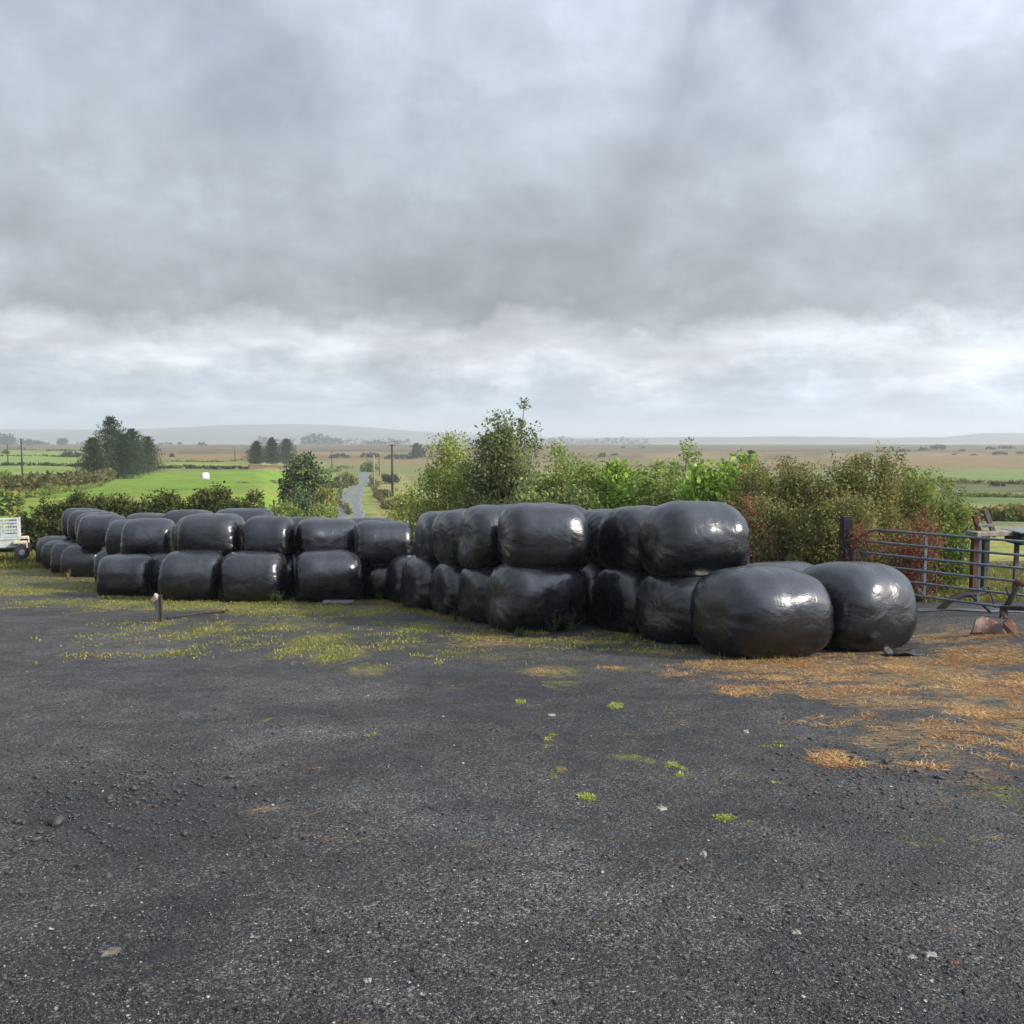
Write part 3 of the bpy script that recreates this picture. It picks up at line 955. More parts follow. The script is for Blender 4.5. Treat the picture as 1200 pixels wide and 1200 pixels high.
# ------------------------------------------------------------------ bales
def bale_mesh(seed, L=1.28, R=.64, W=1.09, H=.93, upper=False):
    r = np.random.default_rng(seed)
    nu, nv = 96, 56
    tt = np.linspace(-math.pi / 2, math.pi / 2, nv)
    tt = tt + .17 * np.sin(4 * tt) * -.5
    a = np.linspace(0, 2 * math.pi, nu, endpoint=False)
    e1, e2 = (r.uniform(3.4, 3.8), r.uniform(3.5, 4.0)) if upper else (r.uniform(4.2, 5.6), r.uniform(4.0, 5.2))
    uu = L / 2 * np.sign(np.sin(tt)) * np.abs(np.sin(tt)) ** (2 / e1)
    rad = R * np.abs(np.cos(tt)) ** (2 / e2)
    A, UU = np.meshgrid(a, uu)
    RAD = np.repeat(rad[:, None], nu, 1)
    p = r.uniform(0, 6.28, 12)
    q = r.uniform(.6, 1.2, 12)
    # broad dents where the film is stretched over uneven grass
    k = 1 + .016 * q[0] * np.sin(2 * A + p[0] + UU * 1.3) + .012 * q[1] * np.sin(3 * A + p[1] - UU * 2.2) + .010 * np.sin(5 * A + p[2] + 3 * UU)
    k += .009 * q[2] * np.sin(UU * 9 + p[3] + .8 * np.sin(A + p[4])) + .005 * np.sin(UU * 17 + 2 * A + p[5])
    k += .006 * np.sin(9 * A + 4 * UU + p[6]) * np.sin(7 * UU + p[7])
    # gathered folds at the ends
    endf = smooth01((np.abs(UU) / (L / 2) - .72) / .25)
    nf = int(r.integers(15, 23))
    k += endf * .017 * np.sin(nf * A + p[8] + 1.5 * np.sin(2 * A + p[9])) + endf * .010 * np.sin((nf // 2) * A + p[10])
    RAD = RAD * k
    sgn = np.sign(UU)
    cen = (RAD / R)
    UX = UU + (sgn * .022 * np.sin(2 * A + p[11]) * endf + sgn * endf * (.012 * np.cos(3 * A + p[2]))) * np.minimum(cen, 1) ** 1.5
    ce = 2 / r.uniform(2.3, 2.6)
    yv = RAD * np.sign(np.cos(A)) * np.abs(np.cos(A)) ** ce * W
    zv = RAD * np.sign(np.sin(A)) * np.abs(np.sin(A)) ** ce * H
    # slump: wider low down, flat where it stands
    hz = R * H
    low = smooth01((-zv / hz - .0) / 1.0)
    yv = yv * (1 + .05 * low)
    fl = -hz * .84
    zv = np.where(zv < fl, fl + (zv - fl) * .15, zv)
    R_end = r.uniform(-.045, .045, 2)
    UX = UX + np.where(zv < 0, -zv, 0) * (UU / (L / 2)) * .07
    UX = UX + zv * r.uniform(-.07, .07)
    V = np.stack([UX, yv, zv], -1)
    zb = V[..., 2].min()
    V[..., 2] -= zb
    idx = np.arange(nv * nu).reshape(nv, nu)
    nx_ = np.roll(idx, -1, 1)
    f = np.stack([idx[:-1], nx_[:-1], nx_[1:], idx[1:]], -1).reshape(-1, 4)
    return V.reshape(-1, 3), f


BGROUP = 'black wrapped silage bales stacked in the yard'
nb = 0


def slope_rot(x, y, yaw, tilt=0.0):
    e = .4
    sx = float(gz(x + e, y) - gz(x - e, y)) / (2 * e)
    sy = float(gz(x, y + e) - gz(x, y - e)) / (2 * e)
    from mathutils import Matrix
    n = Vector((-sx * .8, -sy * .8, 1)).normalized()
    ax = Vector((math.cos(yaw), math.sin(yaw), 0))
    ax = (ax - n * ax.dot(n)).normalized()
    ay = n.cross(ax)
    Mx = Matrix((ax, ay, n)).transposed()
    return (Mx @ Matrix.Rotation(tilt, 3, 'X')).to_euler()


def bale(x, y, yaw, label, s=1.0, lift=None, W=1.10, H=.88, L=1.31, roll=0.0, material='film', name='silage_bale', group=BGROUP, mesh_seed=None):
    global nb
    nb += 1
    r = np.random.default_rng(500 + nb)
    v, f = bale_mesh(1000 + nb if mesh_seed is None else mesh_seed, L=L * r.uniform(.97, 1.04), W=W * r.uniform(.98, 1.03), H=H * r.uniform(.97, 1.03), upper=(s >= 1.03 and y < 16))
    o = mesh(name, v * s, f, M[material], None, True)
    z = float(gz(x, y)) - .03
    if lift is not None:
        z += lift if lift > .9 else lift - .05
    o.location = (x, y, z)
    o.rotation_euler = slope_rot(x, y, math.radians(yaw + r.uniform(-5, 5)), math.radians(roll))
    tag(o, label, 'bale', group)
    return o


U_ = .955
# block nearest the camera, rows running back from the front right
bale(3.21, 12.18, 22, 'largest black bale at the front corner of the heap, nearest the camera', 1.10)
bale(4.62, 12.85, 29, 'rightmost black bale on the ground, beside the field gate', 1.09, L=1.26)
bale(4.02, 14.2, 25, 'low black bale peeping up behind the two nearest ones at the gate side', 1.06)
bale(3.45, 15.6, 25, 'black bale mostly hidden under the right end of the big top bale', 1.0)
bale(2.62, 13.65, 24, 'second black bale on the ground behind the front corner bale, under the big top bale', 1.03)
bale(2.07, 14.95, 24, 'third black bale on the ground counted back from the front corner bale', 1.0)
bale(1.52, 16.25, 22, 'black bale set back in the dark gap between the two blocks', 1.0)
bale(.95, 17.6, 22, 'hidden black bale behind the dark gap, carrying a top bale', .98)
bale(.35, 19.0, 22, 'rearmost ground bale of the right block', .98)
bale(2.62, 13.75, 18, 'big glossy top bale at the right end of the upper layer', 1.04, U_)
bale(2.18, 15.1, 22, 'top bale whose dark round end shows just behind the big glossy one', 1.0, U_)
bale(1.82, 16.4, 22, 'top bale with its shoulder seen two behind the big glossy one', 1.0, U_)
bale(.80, 18.0, 20, 'top bale whose crown alone rises behind the middle top bales', 1.0, U_ + .05)
bale(.22, 19.5, 20, 'top bale far back, a sliver over the middle top bales', .98, U_)
# middle block, end faces towards the camera
bale(.37, 15.05, 20, 'broad ground bale at the front of the middle block, weeds at its foot', 1.06)
bale(-.20, 16.35, 24, 'ground bale next back from the broad middle one, dark end showing', 1.0)
bale(-.76, 17.65, 27, 'wrinkled narrow looking ground bale, second back from the broad middle one', .98)
bale(-1.48, 18.9, 24, 'ground bale third back from the broad middle one, low end face', 1.0)
bale(-2.02, 20.4, 22, 'ground bale fourth back from the broad middle one, tucked behind its neighbour', .98)
bale(-2.75, 21.6, 12, 'flat ground bale set back in a gap beside the lone front bale', .98)
bale(.50, 15.15, 16, 'broad top bale with a bright shoulder at the front of the middle block', 1.03, U_)
bale(-.22, 16.5, 22, 'top bale second from the front of the middle block', 1.0, U_)
bale(-.76, 17.8, 24, 'top bale third from the front of the middle block', .98, U_)
bale(-1.24, 19.0, 22, 'last tall top bale of the middle block, above the step down', .99, U_)
bale(-2.90, 21.4, 18, 'top bale with a black end shadow just past the step down', .98, U_ - .12)
bale(-3.45, 22.9, 14, 'top bale half hidden behind the one with the black end shadow', .95, U_ - .05)
# long low block to the left
bale(-4.02, 20.75, 12, 'rounded front bale on the ground standing above a loose board', 1.08)
bale(-4.85, 22.3, 8, 'ground bale behind and beside the one above the loose board', .98)
bale(-5.62, 20.75, 6, 'square shouldered ground bale second from the board bale', 1.02)
bale(-7.12, 21.1, 9, 'ground bale directly behind the short leaning stake', 1.02)
bale(-9.02, 22.3, 4, 'low squat ground bale standing alone before the step, past the stake', .93)
for i, (x_, y_, lb) in enumerate([(-3.9, 22.2, 'hidden ground bale carrying the ribbed top bale'), (-5.6, 22.15, 'hidden ground bale behind the square shouldered one'),
                                  (-7.1, 22.55, 'hidden ground bale behind the one at the stake'), (-8.35, 23.3, 'dark ground bale in the gap behind the stake bale'),
                                  (-9.55, 24.0, 'ground bale just behind the low squat one'), (-5.0, 24.0, 'third row ground bale in the middle of the low block'),
                                  (-6.6, 24.0, 'third row ground bale near the stake'), (-10.7, 26.0, 'ground bale between the two left clusters')]):
    bale(x_, y_, 6, lb, .97)
bale(-4.28, 22.0, 16, 'ribbed top bale with a dark end, above the board bale', 1.0, U_ - .10, L=1.4)
bale(-5.60, 21.9, 4, 'short top bale between the ribbed one and the square one', .94, U_ - .05, L=1.12)
bale(-6.93, 22.0, 6, 'square top bale with a bright corner above the stake', 1.02, U_ - .05)
bale(-7.55, 23.3, 6, 'top bale seen as a strip past the end of the square bright cornered one', .98, U_ - .05)
bale(-5.15, 23.9, 4, 'top bale rising slightly behind the ribbed one', .95, U_ - .05)
bale(-9.25, 24.2, 8, 'lone top bale stepping down to the low squat bale', .97, .86)
bale(-10.1, 25.4, 8, 'top bale end seen behind the lone stepping one', .95, .88)
# far left cluster
for i, (x_, y_, s_, lb) in enumerate([(-13.0, 28.9, .93, 'front ground bale of the far left cluster'), (-13.95, 30.2, .92, 'second ground bale going back in the far left cluster'),
                                      (-14.85, 31.5, .92, 'third ground bale going back in the far left cluster'), (-15.75, 32.9, .92, 'last ground bale of the far left cluster, nearest the trailer'),
                                      (-11.7, 29.2, .92, 'ground bale under the front top bale of the far left cluster'), (-12.9, 31.0, .92, 'inner ground bale second back in the far left cluster'),
                                      (-13.9, 32.4, .92, 'inner ground bale at the back of the far left cluster'), (-10.4, 29.6, .95, 'ground bale inside the left part of the heap'),
                                      (-9.1, 29.4, .95, 'ground bale below the thin grey top strip'), (-8.1, 28.8, .95, 'ground bale below the high back strip')]):
    bale(x_, y_, 5, lb, s_)
bale(-12.35, 28.7, 4, 'front top bale of the far left cluster, over the low ground row', .95, .95)
bale(-13.05, 30.1, 5, 'second top bale back in the far left cluster', .92, .97)
bale(-13.9, 31.4, 5, 'third top bale back in the far left cluster', .92, .97)
bale(-14.8, 32.9, 5, 'last top bale of the far left cluster with a pale crown', .93, .97)
bale(-11.2, 29.3, 2, 'thin looking grey top bale next to the far left cluster', .95, .97)
bale(-9.9, 29.3, 2, 'long grey top strip of bale in the left background of the heap', .98, .97, L=1.5)
bale(-8.0, 28.4, 2, 'highest back bale, a grey crown over the square top bale', 1.0, 1.05, L=1.7)

# a loose flap of film at the gate side
g = on_ground(1060, 769)
fl = []
for i in range(9):
    for j in range(5):
        a_ = i / 8
        fl.append((g[0] - .22 + .42 * a_ + .03 * math.sin(j * 2), g[1] + .25 - .07 * j, float(yard_z(g[0], g[1])) + .02 + .035 * (1 + math.sin(a_ * 7 + j * 1.3)) * (1 - a_ * .6)))
ff = [(i * 5 + j, i * 5 + j + 1, (i + 1) * 5 + j + 1, (i + 1) * 5 + j) for i in range(8) for j in range(4)]
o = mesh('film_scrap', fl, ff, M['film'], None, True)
sm = o.modifiers.new('thick', 'SOLIDIFY')
sm.thickness = .006
tag(o, 'loose scrap of black film at the foot of the rightmost bale', 'plastic film')

# white bale in the field
g = on_ground(241, 562)
o = bale(g[0], g[1], 20, 'white wrapped bale standing alone on the bright green field', .92, None, H=1.0, W=1.0, L=1.15, material='white_film', name='white_bale', group=None)
o.location[2] = g[2] - .02


# ------------------------------------------------------------------ plants
def leaf_cloud(cent, sig, n_per, size, seed, up=.3, aspect=1.7):
    """leaves gathered round clump centres; returns verts, quads"""
    r = np.random.default_rng(seed)
    K = len(cent)
    c = np.repeat(cent, n_per, 0)
    sg = np.repeat(sig, n_per)[:, None] if np.ndim(sig) else sig
    n = len(c)
    p = c + np.clip(r.normal(0, 1, (n, 3)), -1.5, 1.5) * sg
    d = r.normal(0, 1, (n, 3))
    d[:, 2] += up
    d /= np.linalg.norm(d, axis=1)[:, None]
    q = r.normal(0, 1, (n, 3))
    s = np.cross(d, q)
    s /= np.linalg.norm(s, axis=1)[:, None] + 1e-9
    L = size * r.uniform(.6, 1.4, n)[:, None]
    W = L / aspect
    nrm = np.cross(d, s)
    v = np.stack([p, p + d * L * .5 + s * W * .5 + nrm * L * .08, p + d * L, p + d * L * .5 - s * W * .5 + nrm * L * .08], 1).reshape(-1, 3)
    f = np.arange(n * 4).reshape(-1, 4)
    return v, f


def stems(name, base, tips, r0, material, parent, seed=0, wob=.06):
    m_ = MB()
    r = np.random.default_rng(seed)
    for tp in tips:
        b0 = base + r.normal(0, 1, 3) * np.array([.12, .12, 0]) * min(1, r0 * 30)
        mid_ = (b0 + tp) / 2 + r.normal(0, wob, 3)
        m_.tube([b0, mid_, tp], [r0, r0 * .65, r0 * .25], 5)
    return m_.build(name, material, parent)


def shrub(name, label, cat, px, d, ytop, halfw, matk, leaf=.06, clumps=90, per=110, seed=1, depth=1.0, group=None, sig=.17, shape=2.2,
          shoots=0, ybase=None, stem_r=.03, open_=0.0, up=.3, spread_low=1.0, z0=None, h=None, w_=None, xy=None, skew=0.0, trunk_name='stem', aspect=1.7):
    """a bush of leaf clumps on stems, standing on the land"""
    r = np.random.default_rng(seed)
    if xy is None:
        g = G(px, d)
    else:
        g = np.array([xy[0], xy[1], float(gz(xy[0], xy[1]))])
    if h is None:
        h = (at(px, ytop, g[1])[2] - g[2])
    hw = halfw * g[1] / 1120.0 if w_ is None else w_
    root = empty(name, g, label, cat, group)
    # clump centres: most of them near the outside
    a = r.uniform(0, 2 * math.pi, clumps)
    zf = r.beta(1.3, 1.15, clumps)
    prof = (np.clip(1 - np.abs((zf - .38 * spread_low) / (1.02 - .38 * spread_low * (zf > .38 * spread_low) - .0)) ** shape, .03, 1)) ** (1 / shape)
    prof = np.where(zf < .38, np.clip(.78 + .22 * zf / .38, 0, 1), prof)
    rr_ = (r.uniform(.35, 1.0, clumps) ** .6) * prof
    lob = 1 + .22 * np.sin(3 * a + seed) + .18 * np.sin(5 * a + 2 * seed + 7 * zf)
    cx_ = np.cos(a) * rr_ * hw * lob + skew * zf * h
    cy_ = np.sin(a) * rr_ * hw * depth * lob
    cz_ = zf * h * .97 * (1 + .10 * np.sin(4 * a + seed)) - .02
    cent = np.stack([cx_, cy_, cz_], -1)
    if open_ > 0:
        cent = cent[r.random(clumps) > open_ * smooth01((zf - .45) / .3)]
    sg = sig * r.uniform(.45, 1.1, len(cent))
    v, f = leaf_cloud(cent, sg, per, leaf, seed + 5, up, aspect)
    k = v.reshape(-1, 4, 3)[:, :, 2].min(1) > -.05
    v = v.reshape(-1, 4, 3)[k].reshape(-1, 3)
    f = np.arange(len(v)).reshape(-1, 4)
    mesh('crown', v, f, M[matk], root)
    tips = [c for c in cent[np.argsort(-cent[:, 2])][::max(1, len(cent) // 26)]]
    if shoots:
        ex = []
        vs = []
        for _ in range(shoots):
            c0 = cent[r.integers(0, len(cent))] * np.array([1, 1, .9])
            t_ = np.array([c0[0] + r.normal(0, .12), c0[1] + r.normal(0, .1), min(h * r.uniform(.95, 1.17), c0[2] + r.uniform(.5, 1.0))])
            tips.append(t_)
            for q in np.linspace(.35, 1, 9):
                ex.append(c0 * (1 - q) + t_ * q)
        v2, f2 = leaf_cloud(np.array(ex), .03, 5, leaf * .8, seed + 9, up)
        mesh('shoot_leaves', v2, f2, M[matk], root)
    if shoots:
        stems('shoots', np.array([0, 0, h * .3]), tips[-shoots:], .011, M['dry_twig'], root, seed + 3, .10)
        tips = tips[:-shoots]
    stems(trunk_name, np.array([0, 0, -.1]), tips, stem_r, M['bark'], root, seed, .08)
    return root


HG = 'hedgerow shrubs behind the bales'
# right hedge
shrub('hawthorn', 'brown olive hawthorn, first past the bright green bush behind the big top bale', 'shrub', 905, 19.6, 545, 55, 'hawthorn', .055, 150, 150, 11, .8, HG, .17, 3, shoots=50)
shrub('hawthorn', 'dense brown olive hawthorn in the middle of the dark hedge', 'shrub', 965, 19.2, 546, 52, 'hawthorn', .055, 150, 150, 12, .8, HG, .17, 3, shoots=60)
shrub('hawthorn', 'tallest hawthorn of the dark hedge with long bare shoots on top', 'shrub', 1018, 18.9, 545, 48, 'hawthorn', .055, 150, 150, 13, .8, HG, .17, 3, shoots=50)
shrub('hawthorn', 'greener hedge bush above the gate, rounded on top', 'shrub', 1068, 19.4, 558, 44, 'hawthorn_green', .055, 150, 150, 14, .8, HG, .17, 3, shoots=40)
shrub('hawthorn', 'green end bush of the hedge sloping down to the field beyond the gate', 'shrub', 1106, 19.6, 590, 30, 'hawthorn_green', .055, 110, 140, 15, .9, HG, .15, 2.4, shoots=8)
shrub('hawthorn', 'low dark hedge bush behind the black post', 'shrub', 985, 18.0, 590, 45, 'hawthorn', .055, 110, 140, 16, .6, HG, .16, 3)
shrub('hawthorn', 'low dark hedge bush behind the right end of the big top bale', 'shrub', 905, 18.6, 592, 42, 'hawthorn', .055, 110, 140, 17, .6, HG, .16, 3)
shrub('red_hawthorn', 'red leaved bush hanging over the top bars of the gate', 'shrub', 1070, 17.3, 603, 34, 'red_leaf', .045, 75, 80, 18, .5, 'red leaved bushes by the gate', .14, 3, up=-.2)
shrub('red_hawthorn', 'small red leaved bush beside the black post', 'shrub', 1012, 16.75, 612, 17, 'red_leaf', .045, 30, 60, 19, .6, 'red leaved bushes by the gate', .13, 2.2)
shrub('red_hawthorn', 'dull red bush behind the right shoulder of the big top bale', 'shrub', 880, 18.2, 588, 20, 'red_leaf', .045, 34, 60, 20, .6, 'red leaved bushes by the gate', .15, 2.4)
shrub('sycamore_bush', 'bright green large leaved bush above the big top bale', 'shrub', 846, 20.6, 534, 52, 'sycamore', .12, 130, 70, 21, .8, HG, .20, 2.4, up=.1, aspect=1.3)
shrub('mixed_shrub', 'olive bush with a peaked top between two bright green ones', 'shrub', 797, 22.2, 530, 24, 'mixed', .07, 80, 110, 22, 1.0, HG, .17, 2)
shrub('mixed_shrub', 'lower green bush at the foot of the peaked one', 'shrub', 775, 21.5, 553, 34, 'mixed', .08, 90, 100, 23, .9, HG, .18, 2.6)
shrub('sycamore_bush', 'mid green bush with bright top behind the middle top bales', 'shrub', 728, 22.5, 541, 38, 'sycamore', .10, 100, 80, 24, .8, HG, .18, 2.4, aspect=1.4)
shrub('mixed_shrub', 'green bush right of the tall shrub with a pointed top', 'shrub', 655, 24.5, 534, 28, 'mixed', .08, 90, 110, 25, 1.0, HG, .2, 2)
shrub('mixed_shrub', 'leafy green bush in the middle of the mixed hedge', 'shrub', 692, 23.5, 541, 32, 'mixed', .08, 100, 110, 26, .9, HG, .2, 2.6)
shrub('bramble', 'pale leaved bramble at the foot of the tall shrub', 'shrub', 615, 22.5, 572, 26, 'bramble', .09, 70, 60, 27, .9, HG, .17, 2.4)
shrub('bramble', 'pale leaved bramble low in front of the mixed hedge', 'shrub', 672, 22.0, 574, 30, 'bramble', .09, 70, 60, 28, .8, HG, .17, 2.6)
shrub('tall_shrub', 'tall loose grey green shrub rising above the horizon behind the bales', 'tree', 588, 26, 499, 43, 'tall_shrub', .085, 230, 110, 29, 1.0, HG, .24, 2.0, open_=.2, stem_r=.05, trunk_name='trunk')
rt = shrub('tall_shrub', 'thin leafy spire on the tip of the tall shrub, left stem', 'tree', 586, 26.1, 484, 20, 'tall_shrub', .085, 64, 60, 30, 1.0, HG, .17, 1.6, open_=.1, stem_r=.04, trunk_name='trunk')
rt = shrub('tall_shrub', 'wispy leaning shrub stem with a sparse leafy head against the sky', 'tree', 604, 26.3, 484, 18, 'tall_shrub', .085, 54, 60, 31, 1.0, HG, .16, 2.4, open_=.0, stem_r=.035, skew=.06, trunk_name='trunk')
shrub('willow', 'pale yellow green willow bush beside the tall shrub', 'shrub', 521, 28, 524, 36, 'willow', .085, 140, 110, 32, 1.0, HG, .25, 2.0, open_=.15)
shrub('willow', 'smaller pale willow bush between the willow and the tall shrub', 'shrub', 553, 27, 545, 22, 'willow', .085, 60, 100, 33, 1.0, HG, .22, 2.2)
shrub('rough_bush', 'low olive bush on the verge beside the lane', 'shrub', 478, 36, 578, 24, 'willow', .10, 60, 70, 34, 1.0, None, .3, 2.2)

# gorse hedge on the left
GG = 'dark gorse bushes of the left hedge'
gor = [(38, 37.5, 606, 22, 'dark gorse bush at the near end of the left hedge, by the trailer'),
       (68, 37.8, 592, 24, 'dark gorse bush second from the trailer, behind the far left bales'),
       (98, 38, 586, 22, 'dark gorse bush with a pointed shoot behind the far left bales'),
       (130, 38.5, 590, 24, 'dark gorse bush in a low stretch of the left hedge'),
       (160, 39, 594, 22, 'lowest dark gorse bush of the left hedge'),
       (190, 39, 585, 24, 'dark gorse bush rising after the low stretch of hedge'),
       (222, 39.5, 588, 22, 'dark gorse bush beside the tallest one'),
       (250, 39.5, 574, 24, 'tallest dark gorse bush of the left hedge'),
       (283, 40, 582, 24, 'last dark gorse bush of the left hedge, behind the short top bale')]
for i, (px, d, yt, hw, lb) in enumerate(gor):
    shrub('gorse_bush', lb, 'shrub', px, d, yt, hw, 'gorse', .12, 70, 110, 60 + i, .9, GG, .20, 2.8, shoots=14, stem_r=.03)


def conifer(px, d, ytop, halfw, label, seed, group, matk='conifer', ybase=None, whorls=26, droop=.1, leaf=.62, bare=.06, irregular=.6):
    r = np.random.default_rng(seed)
    g = on_ground(px, ybase) if ybase else G(px, d)
    d = g[1]
    h = at(px, ytop, d)[2] - g[2]
    hw = halfw * d / 1120.0
    root = empty('conifer', g, label, 'tree', group)
    MB().tube([(0, 0, -.3), (0, 0, h * .5), (0, 0, h * .99)], [h * .022, h * .013, h * .003], 7).build('trunk', M['bark'], root)
    br = MB()
    cen, sgs = [], []
    hw *= 1.5
    for k_ in range(whorls):
        t_ = bare + (1 - bare) * (k_ + r.uniform(-.3, .3)) / whorls
        L0 = hw * (1 - t_) ** .62 * .95
        nbr = 7 if t_ < .8 else 5
        ph = r.uniform(0, 6)
        for j in range(nbr):
            a = ph + 2 * math.pi * j / nbr + r.uniform(-.2, .2)
            L = L0 * r.uniform(1 - irregular, 1.12) + .15
            z = t_ * h
            tip = np.array([math.cos(a) * L, math.sin(a) * L, z + L * (.18 - droop)])
            br.tube([(0, 0, z), tip], [h * .004, h * .0015], 4)
            for q in np.linspace(.25, 1, 6):
                cen.append(np.array([0, 0, z]) * (1 - q) + tip * q - np.array([0, 0, L * .06 * math.sin(q * 3)]))
                sgs.append((.05 + .055 * (1 - q)) * L + .05)
    br.build('branches', M['bark'], root)
    v, f = leaf_cloud(np.array(cen), np.array(sgs) * 1.15, 8, leaf * h * .055, seed, .1, 2.6)
    mesh('crown', v, f, M[matk], root)
    return root


CG = 'dark conifers of the shelter belt'
conifer(132, 0, 488, 28, 'tallest conifer of the left clump with an open jagged top', 101, CG, ybase=559, irregular=.55, whorls=22)
conifer(110, 0, 512, 19, 'short conifer at the outer edge of the left clump', 102, CG, ybase=562)
conifer(156, 0, 502, 20, 'second tallest conifer of the left clump, pointed', 103, CG, ybase=556)
conifer(174, 0, 511, 18, 'rounded conifer at the inner edge of the left clump', 104, CG, ybase=554)
conifer(146, 0, 508, 24, 'low spreading conifer in the heart of the left clump', 105, CG, ybase=561)
CM = 'three dark conifers by the brick wall'
conifer(301, 0, 517, 13, 'leftmost conifer of the three by the brick wall', 106, CM, ybase=544, leaf=.8)
conifer(319, 0, 513, 12, 'middle slim conifer of the three by the brick wall', 107, CM, ybase=544, leaf=.8)
conifer(336, 0, 514, 14, 'bushiest conifer of the three by the brick wall', 108, CM, ybase=544, leaf=.8)
o = shrub('pine', 'scruffy grey green pine beside the lane', 'tree', 355, 62, 541, 29, 'pine', .22, 110, 70, 109, 1, None, .38, 1.8, open_=.1, stem_r=.08, trunk_name='trunk')
LV = 'low bushes along the lane'
shrub('lane_bush', 'low green bush at the foot of the scruffy pine', 'shrub', 352, 56, 584, 22, 'pine', .16, 50, 50, 110, 1, LV, .3, 2.4)
shrub('lane_bush', 'brown tinted bush between the pine and the lane', 'shrub', 382, 58, 572, 11, 'hawthorn', .14, 36, 50, 111, 1, LV, .28, 2.2)
shrub('lane_bush', 'low bush behind the ribbed top bale', 'shrub', 335, 52, 592, 18, 'hawthorn_green', .14, 36, 50, 112, 1, LV, .28, 2.4)
shrub('lane_bush', 'green bush near the lane edge by the pine', 'shrub', 378, 54, 592, 14, 'mixed', .14, 36, 50, 113, 1, LV, .28, 2.4)


def far_bush(name, px, ybase, hw, hh, label, seed, matk='far_shrub', group='dark bushes scattered over the fields and bog', per=22, cl=None):
    """a bush or tree clump seen far off, sized in metres from how it shows"""
    g = on_ground(px, ybase)
    d = g[1]
    w_, h_ = hw * d / 1120, hh * d / 1120
    cl = cl or int(18 + 2.2 * hw)
    root = empty(name, g, label, 'bush' if h_ < 4 else 'tree', group)
    r = np.random.default_rng(seed)
    a = r.uniform(0, 6.28, cl)
    q = r.uniform(0, 1, cl) ** .5
    xx, yy_ = np.cos(a) * q * w_, np.sin(a) * q * min(w_, h_ * 1.5)
    top = h_ * np.sqrt(np.clip(1 - (xx / w_) ** 2 * .85, .05, 1)) * (.75 + .35 * vnoise(xx / h_ * 1.6, yy_ * 0, seed))
    zz_ = top * r.uniform(.12, .95, cl)
    cent = np.stack([xx, yy_, zz_], -1)
    v, f = leaf_cloud(cent, h_ * .13, per, h_ * .22, seed, .2, 1.5)
    v[:, 2] = np.maximum(v[:, 2], -.1)
    mesh('crown', v, f, M[matk], root)
    m_ = MB()
    for c in cent[:: max(1, cl // 7)]:
        m_.tube([(0, 0, -.3), (c[0] * .75, c[1] * .75, c[2] * .3), c], [h_ * .03, h_ * .02, h_ * .008], 4)
    m_.build('trunk', M['bark'], root)
    return root


